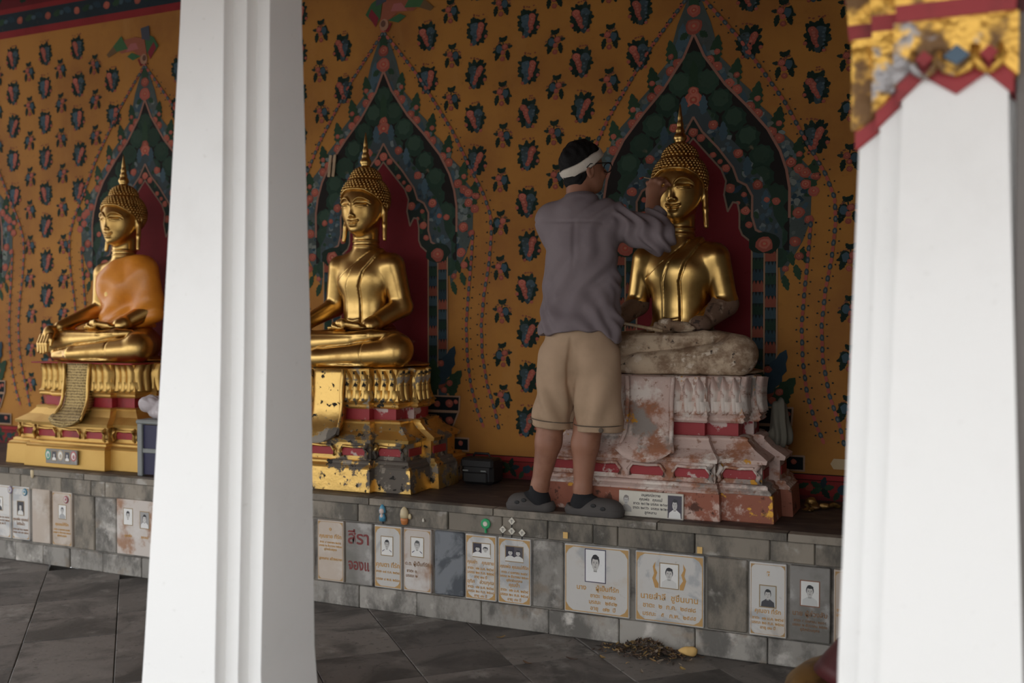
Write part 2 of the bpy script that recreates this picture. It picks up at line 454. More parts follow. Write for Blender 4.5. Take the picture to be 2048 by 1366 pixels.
# ------------------------------------------------------------------ flat painting helper (mural, prints)
class Paint:
    def __init__(s, step=.0004):
        s.v, s.f, s.c, s.step, s.n = [], [], [], step, 0
    def poly(s, pts, col, layer, jit=0.):
        s.n += 1
        y = -(layer * s.step + (s.n % 97) * s.step * .004)
        i = len(s.v)
        s.v += [(x, y, z) for x, z in pts]; s.f.append(list(range(i, i + len(pts))))
        k = 1 + random.uniform(-jit, jit)
        s.c.append(tuple(q * k for q in col))
    def blob(s, cx, cz, rx, rz, col, layer, n=14, jag=0., rot=0., jit=.1, saw=0.):
        pts = []
        for i in range(n):
            a = 2 * math.pi * i / n
            r = 1 + random.uniform(-jag, jag) + (saw if i % 2 else -saw)
            x, z = rx * r * math.cos(a), rz * r * math.sin(a)
            pts.append((cx + x * math.cos(rot) - z * math.sin(rot), cz + x * math.sin(rot) + z * math.cos(rot)))
        s.poly(pts, col, layer, jit)
    def rect(s, x0, x1, z0, z1, col, layer, jit=0.):
        s.poly([(x0, z0), (x1, z0), (x1, z1), (x0, z1)], col, layer, jit)
    def line(s, pts, w, col, layer, jit=0.):
        for (x0, z0), (x1, z1) in zip(pts[:-1], pts[1:]):
            d = math.hypot(x1 - x0, z1 - z0) + 1e-9
            nx, nz = -(z1 - z0) / d * w / 2, (x1 - x0) / d * w / 2
            ex, ez = (x1 - x0) / d * w * .25, (z1 - z0) / d * w * .25
            s.poly([(x0 - nx - ex, z0 - nz - ez), (x1 - nx + ex, z1 - nz + ez), (x1 + nx + ex, z1 + nz + ez), (x0 + nx - ex, z0 + nz - ez)], col, layer, jit)
    def rose(s, x, z, r, layer):
        k_ = random.uniform(.72, 1.05)
        s.blob(x, z, r, r * .92, (.36 * k_, .095 * k_, .068 * k_), layer, 11, .10, jit=.15)
        s.blob(x, z + r * .1, r * .72, r * .62, (.44 * k_, .145 * k_, .10 * k_), layer + .4, 9, .12, random.random(), .12)
        s.blob(x, z + r * .05, r * .42, r * .36, (.40, .085, .06), layer + .8, 8, .08, jit=.12)
        s.blob(x, z + r * .08, r * .2, r * .17, (.46, .21, .12), layer + 1.2, 6)
    def leaf(s, x, z, l, w, rot, col, layer, teeth=4):
        pts = []
        for sd in (1, -1):
            rr = range(teeth * 2 + 1) if sd == 1 else range(teeth * 2, -1, -1)
            for i in rr:
                t = i / (teeth * 2)
                ww = w * math.sin(math.pi * min(t * .93 + .07, 1)) ** .8 * (1 if i % 2 else .72)
                if sd == -1 and i in (0, teeth * 2): continue
                pts.append((l * t, sd * ww / 2))
        s.poly([(x + a * math.cos(rot) - b * math.sin(rot), z + a * math.sin(rot) + b * math.cos(rot)) for a, b in pts], col, layer, .18)
    def mesh(s, name, mat='mural'):
        return mkmesh(name, s.v, s.f, mat, cols=s.c)
    def build(s, name, parent=None, loc=(0, 0, 0), mat='mural'):
        return inst(name, s.mesh(name, mat), parent, loc)

ZP = .545            # platform top
YE = -.84            # platform front
XR = .098             # right end wall
XL = -8.2            # left end of what is built

# ================================================================== THE SETTING
wall = box('wall_back', XL, XR + .2, 0, .2, 0, 4.3, 'ochre'); tag(wall, kind='structure')
v, f = box_vf(XR, XR + .25, -2.62, 0, 0, 2.05)
wr = part('wall_right', v, f, 'greypaint'); tag(wr, kind='structure')
box('upper_wall', XR, XR + .25, -2.62, 0, 2.05, 4.3, 'wallmaroon', wr)
plat = box('platform', XL, XR, -.825, 0, 0, ZP - .012, 'mortar'); tag(plat, kind='structure')
box('platform_paving', XL, XR, -.80, 0, ZP - .012, ZP, 'platform_top', plat)
floor = box('floor', XL, XR + 2.5, -3.05, -.75, -.3, -.028, 'grout'); tag(floor, kind='structure')
court = box('courtyard_ground', -30, 26, -40, -3.05, -.3, -.08, 'paving'); tag(court, kind='structure')
shade_wall = box('added_shade_wall', 2.6, 6.0, -10, -2.62, -.08, 4.6, 'white'); tag(shade_wall, kind='structure')  # unseen wall, added to block and bounce light from the right
ceil_v = [(XL, .1, 4.2), (XR + 2.5, .1, 4.2), (XR + 2.5, -4.15, 2.46), (XL, -4.15, 2.46), (XL, .1, 4.35), (XR + 2.5, .1, 4.35), (XR + 2.5, -4.15, 2.61), (XL, -4.15, 2.61)]
ceil = part('ceiling', ceil_v, [[0, 1, 2, 3], [7, 6, 5, 4], [0, 4, 5, 1], [1, 5, 6, 2], [2, 6, 7, 3], [3, 7, 4, 0]], 'timber'); tag(ceil, kind='structure')
for i in range(9):
    x = XL + .5 + i * 1.05
    part('rafter', [(x + a, y, z + b) for a in (0, .08) for (y, z) in ((0, 4.14), (-4.1, 2.475)) for b in (-.1, .0)], [[0, 1, 3, 2], [4, 6, 7, 5], [0, 4, 5, 1], [2, 3, 7, 6], [0, 2, 6, 4], [1, 5, 7, 3]], 'timber', ceil)

# ---- floor tiles, laid on the diagonal
tile_v, tile_f = box_vf(-.1895, .1895, -.1683, .1683, -.03, 0, .003)
tile_me = mkmesh('floor_tile', tile_v, tile_f, 'tile')
for i in range(-14, 16):
    for j in range(-14, 16):
        s = -2.94 + .54 * (i + .5); d = -2.80 + .48 * (j + .5)
        x, y = (s + d) / 2, (s - d) / 2
        if -3.0 < y < -.70 and -6.6 < x < .6 and not (x > -.35 and y > -1.0):
            inst('floor_tile', tile_me, floor, (x, y, random.uniform(-.003, .001)), (random.uniform(-.004, .004), random.uniform(-.004, .004), math.pi / 4))

# ---- platform facing: coping, upper course, lower course, bare slabs of the middle course
x = -6.4
while x < XR - .05:
    w = random.uniform(.42, .78); x1 = min(x + w, XR)
    v, f = prism_vf([(x + .003, ZP - .030), (x1 - .003, ZP - .030), (x1 - .003, ZP + .001), (x + .003, ZP + .001)], YE - .012, -.79)
    o = part('coping_stone', v, f, 'stone_brown', plat); x = x1
def stones(name, xs, z0, z1, mat='stone', y=YE):
    for a, b in zip(xs[:-1], xs[1:]):
        box(name, a + .002, b - .002, y + random.uniform(-.003, .004), -.812, z0, z1, mat, plat, .004)
stones('stone_block', [-6.4, -6.0, -5.45, -5.03, -4.70, -4.47, -4.363, -3.9, -3.4, -3.05, -2.697, -2.20, -1.92, -1.695, -1.48, -1.365, -1.024, -.713, -.536, -.2, XR], .425, ZP - .034, 'stone_brown')
stones('stone_block', [-6.4, -5.9, -5.45, -5.08, -4.85, -4.64, -4.387, -4.1, -3.7, -3.3, -3.0, -2.693, -2.369, -2.027, -1.689, -1.358, -1.022, -.721, -.35, XR], 0, .108, 'stone')
ZA, ZB = .116, .418          # middle course
def slab(name, x0, x1, mat, parent=plat, z0=ZA, z1=ZB, y=YE, loc0=False):
    return box(name, x0, x1, y, -.812, z0, z1, mat, parent, .005)
slab('stone_slab', -6.4, -5.95, 'stone_brown'); slab('stone_slab', -5.94, -5.6, 'stone'); slab('stone_slab', -5.59, -5.26, 'stone_brown')
slab('stone_slab', -4.604, -4.450, 'stone_brown'); slab('stone_slab', -4.442, -4.287, 'stone')
slab('stone_slab', -3.92, -3.55, 'stone_brown'); slab('stone_slab', -3.54, -3.15, 'stone')
slab('stone_slab', -2.272, -2.117, 'stone_blue'); slab('stone_slab', -1.766, -1.62, 'stone')
slab('stone_slab', -.972, -.805, 'stone_brown'); slab('stone_slab', -.30, -.08, 'stone_brown'); slab('stone_slab', -.07, XR, 'stone')

# ================================================================== MURAL on wall_back
GRN, DGRN, BLU, DBLU, PNK, SLATE = (.030, .060, .034), (.016, .030, .022), (.060, .100, .125), (.030, .055, .075), (.45, .13, .09), (.075, .095, .090)
def bouquet(seed):
    random.seed(seed); p = Paint()
    sd = 1 if seed % 2 else -1
    p.blob(0, .002, .050, .066, DGRN, 1, 16, .08)
    for k in range(17):
        a = 2 * math.pi * k / 17 + random.uniform(-.12, .12)
        if abs(a - math.pi / 2) < .16: continue
        up = math.sin(a)
        p.leaf(.034 * math.cos(a), .045 * math.sin(a), random.uniform(.026, .036) + (.012 if up > .6 else 0), random.uniform(.024, .034), a + random.uniform(-.35, .35), random.choice([DGRN, (.013, .026, .020), (.020, .034, .026)]), 2 + .02 * k, 3)
    for k in range(4): p.blob(-sd * (.020 - .004 * k) + random.uniform(-.005, .005), .026 - .026 * k, .025 - .003 * k, .024, random.choice([BLU, (.05, .075, .09), (.045, .065, .07)]), 3 + k * .3, 12, .14, jit=.2)
    for k in range(6): p.blob(-sd * .020 + random.uniform(-.016, .016), .034 - .018 * k, .007, .005, (.085, .125, .145), 4.4, 6, .2)
    lean = random.uniform(.012, .034) * sd
    for k in range(6):
        q = k / 5
        x, z, r = sd * .024 - lean * q + random.uniform(-.004, .004), .032 - .074 * q, (.0215 - .010 * q) * random.uniform(.85, 1.1)
        if k == 0: p.rose(x, z, r, 5)
        else: p.blob(x, z, r, r * .95, (.34, .092, .066), 4.9 - .05 * k, 9, .12, jit=.12); p.blob(x + random.uniform(-.004, .004), z + .003, r * .45, r * .35, (.42, .145, .10), 5 + .1 * k, 7, .15)
    for k in range(5): p.blob(random.uniform(-.035, .035), .080 + random.uniform(0, .014), .006, .0045, (.22, .075, .045), 1.5, 6, .2)
    p.rose(sd * .054, -.026, .010, 4); p.rose(-sd * .03, -.066, .009, 4)
    return p.mesh('painted_bouquet')
def sprig(seed):
    random.seed(seed); p = Paint(); sd = 1 if seed % 2 else -1
    for a, l in ((.9, .036), (2.3, .032), (1.6, .022)): p.leaf(0, .040, l, .024, a, DGRN, 2, 3)
    p.line([(0, .045), (sd * .004, .0)], .006, DGRN, 1)
    p.blob(-sd * .019, .004, .022, .030, DGRN, 1.8, 12, .2); p.blob(-sd * .018, .006, .016, .021, BLU, 2.6, 9, .15)
    p.leaf(-sd * .020, -.004, .050, .030, -math.pi / 2 - sd * .35, DGRN, 2.5, 4); p.leaf(sd * .024, .000, .054, .028, -math.pi / 2 + sd * .15, DGRN, 2.5, 4)
    p.leaf(sd * .018, .012, .036, .020, .15 if sd > 0 else math.pi - .15, (.022, .034, .026), 2.2, 3); p.leaf(-sd * .03, -.002, .026, .018, math.pi + .3 if sd > 0 else -.3, DGRN, 2.2, 3)
    p.rose(sd * .012, .014, .0165, 4); p.rose(sd * .002, -.012, .0125, 4.4); p.rose(0, -.042, .0135, 4)
    for k in range(12):
        a = random.uniform(.1, 3.0); r = random.uniform(.034, .050)
        p.blob(r * math.cos(a), r * math.sin(a) * .9, .007, .005, random.choice([(.24, .085, .05), (.18, .075, .045), (.10, .06, .035)]), 1.5, 6, .3)
    return p.mesh('painted_sprig')
BQ = [bouquet(s) for s in range(31, 37)]
SP = [sprig(s) for s in range(41, 45)]
NICHE = [-6.68, -4.870, -3.060, -1.246]
GARL = [(-.008, 3.081), (.108, 2.945), (.223, 2.805), (.335, 2.639), (.446, 2.471), (.556, 2.26), (.642, 2.103), (.682, 1.992), (.688, 1.881), (.672, 1.717), (.642, 1.552), (.626, 1.386), (.632, 1.22), (.663, 1.054), (.709, .917), (.735, .809)]
GARL2 = [(.574, 1.899), (.564, 1.747), (.546, 1.553), (.533, 1.386), (.539, 1.219), (.561, 1.052), (.601, .914), (.638, .826)]
def garl_x(z):
    for (x0, z0), (x1, z1) in zip(GARL[:-1], GARL[1:]):
        if z1 <= z <= z0: return x0 + (x1 - x0) * (z0 - z) / (z0 - z1)
    return -.2 if z > 3.08 else .74
random.seed(5)
for bc in (-5.775, -3.965, -2.153, -.340):
    for i in range(-2, 10):
        for k in range(-2, 3):
            for kind in (0, 1):
                if kind and k == 2: continue
                x = bc + (.312 * k if kind == 0 else .312 * (k + .5)); z = 3.007 - .2385 * (i + (.5 if kind else 0))
                if not (.70 < z < 3.34) or x > XR - .06 or x < -6.5: continue
                dx = .906 - abs(x - bc); g = garl_x(z)
                if dx < g + (-.02 if z > 2.2 else (.02 if kind else .1)): continue
                if z > 3.02 and dx < .30: continue
                me = random.choice(BQ) if kind == 0 else random.choice(SP)
                inst('painted_sprig' if kind else 'painted_bouquet', me, wall, (x + random.uniform(-.008, .008), -.0005, z + random.uniform(-.008, .008)), (0, random.uniform(-.08, .08), 0), (1.12,) * 3 if kind else (1.04,) * 3)

def mir(pts): return pts + [(-x, z) for x, z in pts[::-1]]
def arch(cx, seed):
    random.seed(seed); P = Paint()
    OUT = [(.0, 3.075), (.035, 3.02), (.085, 2.90), (.112, 2.80), (.135, 2.72), (.19, 2.66), (.225, 2.60), (.285, 2.54), (.325, 2.47), (.385, 2.41), (.43, 2.33), (.49, 2.27), (.525, 2.19), (.58, 2.13), (.595, 2.06), (.575, 2.0), (.572, 1.894), (.535, 1.79), (.493, 1.718), (.450, 1.637), (.434, 1.60), (.425, 1.70), (.38, 1.745), (.0, 1.745)]
    P.poly(mir(OUT[:-1]), SLATE, 3)
    PINK = [(.004, 2.842), (.052, 2.735), (.158, 2.583), (.263, 2.47), (.367, 2.344), (.428, 2.232), (.458, 2.141), (.473, 2.05), (.473, 1.91)]
    # flame leaves and roses of the border
    TIPS = [(.130, 2.825), (.228, 2.700), (.330, 2.575), (.434, 2.445), (.530, 2.290), (.598, 2.18)]
    for sd in (1, -1):
        for (tx, tz) in TIPS:
            P.leaf(sd * (tx - .035), tz - .155, .165, .075, math.pi / 2 - sd * .18, GRN, 4, 6)
            P.leaf(sd * (tx - .085), tz - .135, .10, .05, math.pi / 2 - sd * .05, BLU, 4.3, 4)
            P.rose(sd * (tx - .05), tz - .115, .027, 5.5); P.rose(sd * (tx - .012), tz - .150, .027, 5.6); P.rose(sd * (tx - .012), tz - .078, .016, 5.4)
        for k in range(34):   # pale scrolls between border and arch line
            t = random.random() ** .8; i = t * (len(PINK) - 1); a = int(min(i, len(PINK) - 2)); q = i - a
            x = PINK[a][0] * (1 - q) + PINK[a + 1][0] * q + .028 + random.uniform(-.01, .03); z = PINK[a][1] * (1 - q) + PINK[a + 1][1] * q
            P.blob(sd * x, z, .017, .012, random.choice([(.17, .20, .19), (.10, .14, .15), (.13, .15, .13)]), 4.6, 8, .3, random.random() * 3)
        for k in range(70):
            x = random.uniform(.43, .575); z = random.uniform(1.72, 2.12)
            if x > .59 - (2.12 - z) * .28: continue
            P.blob(sd * x, z, random.uniform(.010, .024), random.uniform(.008, .02), random.choice([(.14, .17, .17), BLU, DBLU, (.10, .12, .11), GRN, (.19, .21, .19)]), 4.6 + k * .01, 8, .3, random.random() * 3)
        for (x, z, r) in ((.515, 1.93, .030), (.565, 1.895, .022), (.50, 1.79, .028), (.52, 1.72, .022), (.455, 1.66, .017), (.60, 2.10, .02), (.545, 2.12, .028)): P.rose(sd * x, z, r, 5.8)
        for (x, z) in ((.47, 1.75), (.50, 1.68), (.445, 1.63), (.53, 1.76)): P.leaf(sd * x, z, .08, .04, -math.pi / 2 + sd * .3, GRN, 4.9)
    # apex
    P.leaf(0, 2.93, .16, .07, math.pi / 2, GRN, 4.5, 2)
    for sd in (1, -1): P.leaf(sd * .052, 2.69, .22, .085, math.pi / 2 - sd * .02, BLU if sd < 0 else (.085, .10, .095), 4.2, 3); P.leaf(sd * .035, 2.86, .06, .04, math.pi / 2 + sd * .8, GRN, 5); P.leaf(sd * .03, 2.855, .05, .04, -sd * .6 if sd > 0 else math.pi + .6, GRN, 5)
    P.rose(0, 2.965, .034, 6); P.rose(0, 2.885, .045, 6.2)
    # dark leafy field inside the arch
    P.poly(mir(PINK + [(.473, 1.75)]), (.020, .017, .016), 7)
    zz = 2.70; row = 0
    while zz > 1.72:
        half = 0
        for (x0, z0), (x1, z1) in zip(PINK[:-1], PINK[1:]):
            if z1 <= zz <= z0: half = x0 + (x1 - x0) * (z0 - zz) / (z0 - z1)
        if zz < 1.91: half = .473
        nk = max(1, int(half * 2 / .135)); 
        for k in range(nk):
            x = (k - (nk - 1) / 2) * .135
            if abs(x) < half - .03:
                P.blob(x, zz, .062, .062, (.026, .052, .036), 8, 20, .05, 0, .2, .06); P.blob(x, zz + .012, .042, .042, (.034, .062, .043), 8.4, 14, .06, 0, .2, .07)
        zz -= .098; row += 1
    P.line(PINK, .013, (.30, .15, .11), 9); P.line([(-x, z) for x, z in PINK], .013, (.30, .15, .11), 9)
    P.leaf(0, 2.55, .17, .06, math.pi / 2, GRN, 9.2, 2); P.rose(0, 2.515, .050, 9.5); P.rose(0, 2.56, .028, 9.4)
    # inner flower border
    INN = [(.001, 2.431), (.045, 2.356), (.123, 2.271), (.200, 2.167), (.224, 2.099), (.266, 2.076), (.295, 2.021), (.294, 1.921), (.313, 1.855), (.345, 1.837)]
    EDGE = [(0, 2.50), (.07, 2.46), (.10, 2.40), (.17, 2.33), (.235, 2.26), (.28, 2.17), (.34, 2.11), (.385, 2.02), (.40, 1.92), (.44, 1.85), (.44, 1.76)]
    P.poly(mir(EDGE), (.055, .072, .078), 10)
    for sd in (1, -1):
        for k in range(46):
            t = random.random(); i = t * (len(INN) - 1); a = int(min(i, len(INN) - 2)); q = i - a
            x = INN[a][0] * (1 - q) + INN[a + 1][0] * q + random.uniform(.015, .09); z = INN[a][1] * (1 - q) + INN[a + 1][1] * q + random.uniform(-.01, .03)
            P.blob(sd * x, z, random.uniform(.010, .02), random.uniform(.008, .016), random.choice([(.15, .18, .18), BLU, DBLU, (.075, .11, .13), GRN]), 10.5, 8, .3, random.random() * 3)
        for (x, z, r) in ((.10, 2.385, .026), (.225, 2.235, .025), (.32, 2.075, .027), (.095, 2.31, .0), (.41, 1.99, .02), (.365, 2.0, .015)):
            if r: P.rose(sd * x, z, r, 11.2)
        for (x, z) in ((.15, 2.30), (.27, 2.12), (.36, 1.95), (.05, 2.44)): P.leaf(sd * x, z, .10, .05, math.pi / 2, BLU, 10.8, 4)
    P.poly(mir(INN + [(.345, 1.76)]), (.022, .032, .026), 12)
    for sd in (1, -1):
        for (x, z, r) in ((.04, 2.325, .022), (.10, 2.235, .017), (.135, 2.20, .014), (.165, 2.165, .022), (.185, 2.065, .026), (.262, 1.95, .023), (.225, 1.99, .012), (.255, 2.03, .015), (.28, 1.88, .018)): P.rose(sd * x, z, r, 13)
        for (x, z, a) in ((.08, 2.27, 1.2), (.15, 2.13, .9), (.20, 2.04, .7), (.25, 1.90, 1.6), (.27, 1.98, 1.9)): P.leaf(sd * x, z, .06, .03, a if sd > 0 else math.pi - a, random.choice([GRN, DBLU]), 12.5)
    P.rose(0, 2.355, .026, 13.2)
    P.line(INN, .011, (.27, .15, .11), 14); P.line([(-x, z) for x, z in INN], .011, (.27, .15, .11), 14)
    # red niche
    RED = [(.001, 2.325), (.065, 2.25), (.142, 2.161), (.166, 2.102), (.156, 2.035), (.175, 1.951), (.200, 1.995), (.223, 1.991), (.233, 1.94), (.233, 1.866), (.247, 1.832), (.294, 1.793)]
    P.poly(mir(RED + [(.294, .99)]), (.155, .016, .020), 15)
    P.line(RED, .009, (.22, .15, .11), 16); P.line([(-x, z) for x, z in RED], .009, (.22, .15, .11), 16)
    for sd in (1, -1):
        # flowered posts
        x0, x1 = sorted((sd * .294, sd * .416)); P.rect(x0, x1, .99, 1.77, (.018, .024, .024), 15)
        for c in range(2):
            xa = sd * (.298 + .061 * c); xb = sd * (.351 + .061 * c)
            for k in range(14):
                z0 = .99 + k * .056 - c * .02; col = [(.022, .045, .03), (.045, .075, .09), (.24, .07, .045), (.03, .055, .07)][(k + c) % 4]
                n = 3; w = (xb - xa) / n; pts = [(xa, z0), (xb, z0)]
                for q in range(n): pts += [(xb - w * q, z0 + .036), (xb - w * (q + .5), z0 + .06)]
                pts.append((xa, z0 + .036))
                P.poly(pts, col, 16 + .02 * k, .15)
        for x in (.294, .355, .416): P.line([(sd * x, .99), (sd * x, 1.77)], .008, (.33, .20, .12), 17)
        P.blob(sd * .355, 1.79, .075, .055, (.018, .03, .022), 17.5, 16, .1); P.rose(sd * .355, 1.782, .042, 18)
        # foot of the post
        for (x, z, l, w, a) in ((.36, 1.04, .25, .10, 1.15), (.40, 1.0, .17, .09, .9), (.33, 1.0, .2, .1, 1.6), (.44, .98, .11, .06, 1.3)): P.leaf(sd * x, z, l, w, a if sd > 0 else math.pi - a, DBLU if l > .2 else GRN, 18.2)
        for (x, z) in ((.375, 1.17), (.43, 1.06), (.395, 1.02)): P.rose(sd * x, z, .020, 18.6)
        Lc = (.36, .23, .15)
        for poly in ([(.10, .985), (.494, .985), (.489, .902), (.10, .902)], [(.10, .894), (.485, .897), (.443, .797), (.10, .793)], [(.10, .753), (.549, .753), (.549, .683), (.10, .683)]):
            pts = [(sd * x, z) for x, z in poly]; P.poly(pts, (.012, .016, .018), 19); P.line(pts + [pts[0]], .009, Lc, 20)
        P.rect(min(sd * .10, sd * .43), max(sd * .10, sd * .43), .757, .79, (.14, .045, .025), 18.9)
        for (x, z, r) in ((.43, .945, .025), (.47, .955, .014), (.43, .85, .024), (.35, .94, .02), (.36, .85, .022), (.50, .725, .015), (.40, .718, .018)): P.rose(sd * x, z, r, 20.5)
    o = P.build('painted_arch', wall, (cx, -.0004, 0))
    # garlands
    G = Paint()
    for sd in (1, -1):
        for pts, skip in ((GARL, .0), (GARL2, 0)):
            d = 0; i = 0; step = .0285; acc = 0; n = 0
            for (x0, z0), (x1, z1) in zip(pts[:-1], pts[1:]):
                L = math.hypot(x1 - x0, z1 - z0)
                while acc < L:
                    q = acc / L; x, z = x0 + (x1 - x0) * q, z0 + (z1 - z0) * q; a = math.atan2(z1 - z0, sd * (x1 - x0))
                    if n % 2: G.blob(sd * x, z, .017, .0105, (.055, .075, .085), 1, 9, .08, a); G.blob(sd * x, z, .008, .005, (.13, .15, .15), 2, 6, 0, a)
                    else: G.blob(sd * x, z, .016, .009, (.40, .105, .075), 1, 8, .08, a)
                    for e in ((1, -1) if n % 2 else ()): G.blob(sd * x + e * .025 * abs(math.sin(a)) , z + e * .022 * abs(math.cos(a)) + .006, .0055, .0045, (.03, .035, .03), 1.2, 5, .3)
                    n += 1; acc += step
                acc -= L
    G.build('painted_garland', o, (0, -.0036, 0))
for i, c in enumerate(NICHE): arch(c, 100 + i)

# flying figures over the apex
for cx, fl in ((-4.87, -1), (-3.06, 1), (-1.246, 1)):
    random.seed(3); P = Paint()
    S = lambda pts: [(fl * x, z) for x, z in pts]
    P.poly(S([(-.02, .02), (.02, .0), (.10, .05), (.20, .045), (.27, .10), (.17, .13), (.08, .14), (.0, .12)]), (.30, .10, .06), 1)
    P.poly(S([(.03, .01), (.11, .04), (.15, .02), (.10, -.01)]), (.05, .13, .06), 2)
    P.poly(S([(.05, .06), (.16, .05), (.12, .10), (.07, .10)]), (.38, .13, .12), 2)
    P.poly(S([(.14, .07), (.24, .06), (.27, .10), (.20, .16)]), (.06, .14, .06), 2)
    P.poly(S([(-.05, -.01), (-.02, .03), (.0, .16), (-.08, .12), (-.12, .06)]), (.05, .12, .055), 1.5)
    P.poly(S([(-.10, .05), (-.05, -.02), (-.03, .03), (-.08, .09)]), (.22, .03, .04), 2.5)
    P.poly(S([(-.05, .10), (.02, .12), (.03, .19), (-.04, .20)]), (.07, .075, .095), 2)
    P.poly(S([(.22, .065), (.31, .03), (.33, .05), (.27, .10)]), (.16, .10, .05), 1.8)
    P.line(S([(-.02, -.02), (.03, -.05), (.05, -.01)]), .014, (.20, .03, .03), 2.2)
    P.blob(fl * .005, -.012, .030, .034, (.36, .20, .13), 3, 12); P.blob(fl * .0, -.005, .017, .02, (.14, .07, .05), 3.4, 9)
    P.build('painted_flying_figure', wall, (cx, -.0046, 3.125))

# frieze bands
random.seed(9)
B = Paint()
xa, xb = -8.0, XR
B.rect(xa, xb, 3.395, 3.445, (.26, .030, .032), 1); B.rect(xa, xb, 3.445, 3.565, (.024, .036, .044), 1); B.rect(xa, xb, 3.565, 3.60, (.24, .028, .03), 1.2)
B.rect(xa, xb, 3.60, 3.78, (.13, .018, .022), 1); B.rect(xa, xb, 3.78, 3.81, (.24, .03, .03), 1.2); B.rect(xa, xb, 3.81, 4.2, (.03, .035, .04), 1)
x = xa + .1
while x < xb - .1:
    B.rose(x, 3.505, .028, 2); B.leaf(x + .05, 3.50, .08, .05, .3, GRN, 1.6); B.leaf(x - .05, 3.51, .08, .05, math.pi - .3, DBLU, 1.6)
    B.blob(x + .13, 3.51, .02, .016, BLU, 1.8, 8, .2)
    for e in range(2): B.leaf(x + e * .13, 3.63 + .05 * e, .11, .06, .5 + e, DGRN, 1.6); B.leaf(x + e * .12, 3.72, .09, .05, 2.4 + e, (.02, .03, .035), 1.7); B.rose(x + .05 + e * .14, 3.69, .022, 2)
    x += .27
B.build('painted_frieze', wall, (0, -.0006, 0))
B = Paint()
B.rect(xa, xb, ZP, ZP + .02, (.15, .028, .03), 1); B.rect(xa, xb, ZP + .02, .640, (.22, .028, .026), 1); B.rect(xa, xb, .640, .668, (.30, .034, .034), 1); B.line([(xa, .668), (xb, .668)], .005, (.03, .012, .01), 2); B.line([(xa, .640), (xb, .640)], .004, (.04, .012, .01), 2)
x = xa + .1
while x < xb - .1:
    for a in (.2, 1.3, 2.6, 3.6, 5.4): B.leaf(x, .602, .06, .034, a, random.choice([DGRN, GRN, (.02, .035, .04)]), 2)
    B.blob(x + .10, .60, .026, .022, DBLU, 2.4, 10, .2); B.leaf(x + .12, .60, .06, .03, .4, GRN, 2.2); B.leaf(x + .08, .59, .05, .03, 4.2, GRN, 2.2)
    B.blob(x - .06, .605, .022, .018, (.28, .06, .04), 2.4, 9, .1)
    x += .235
B.build('painted_dado_band', wall, (0, -.0012, 0))

# ================================================================== COLUMNS
def redent(w, s, n=2):
    """square plan, w = width of the main face, n stepped corners of size s"""
    h = w / 2; R = h + n * s
    q = [(h, -R)]
    for k in range(n): q += [(h + k * s, -R + (k + 1) * s), (h + (k + 1) * s, -R + (k + 1) * s)]
    q.append((R, -h))
    q = [(h, -R)]
    for k in range(n):
        q.append((h + k * s, -R + (k + 1) * s)); q.append((h + (k + 1) * s, -R + (k + 1) * s))
    pts = []
    for r in range(4):
        a = r * math.pi / 2
        for x, y in q: pts.append((x * math.cos(a) - y * math.sin(a), x * math.sin(a) + y * math.cos(a)))
    return pts
def loft(secs):
    V, Fc = [], []
    n = len(secs[0][1])
    for z, pts in secs: V += [(x, y, z) for x, y in pts]
    for j in range(len(secs) - 1):
        for i in range(n):
            k = (i + 1) % n
            Fc.append([j * n + i, j * n + k, (j + 1) * n + k, (j + 1) * n + i])
    Fc.append(list(range(n))[::-1]); Fc.append([(len(secs) - 1) * n + i for i in range(n)])
    return V, Fc
def shifted(pts, dx): return [(x + dx, y) for x, y in pts]

cl = empty('column', (-2.188, -2.385, 0))
tag(cl, 'tall white tapering column with stepped corners in front of the gold statues', 'column')
v, f = loft([(.30 * 0 + .06, redent(.305, .048)), (.33, redent(.278, .048)), (1.3, shifted(redent(.227, .048), .034)), (2.36, shifted(redent(.164, .048), .058)), (2.95, shifted(redent(.145, .048), .075))])
part('shaft', v, f, 'white', cl)
v, f = loft([(-.08, redent(.40, .05)), (.04, redent(.40, .05)), (.06, redent(.34, .05))]); part('base', v, f, 'white', cl)
v, f = loft([(2.95, shifted(redent(.16, .055), .075)), (3.02, shifted(redent(.24, .06), .075))]); part('capital', v, f, 'capital', cl)

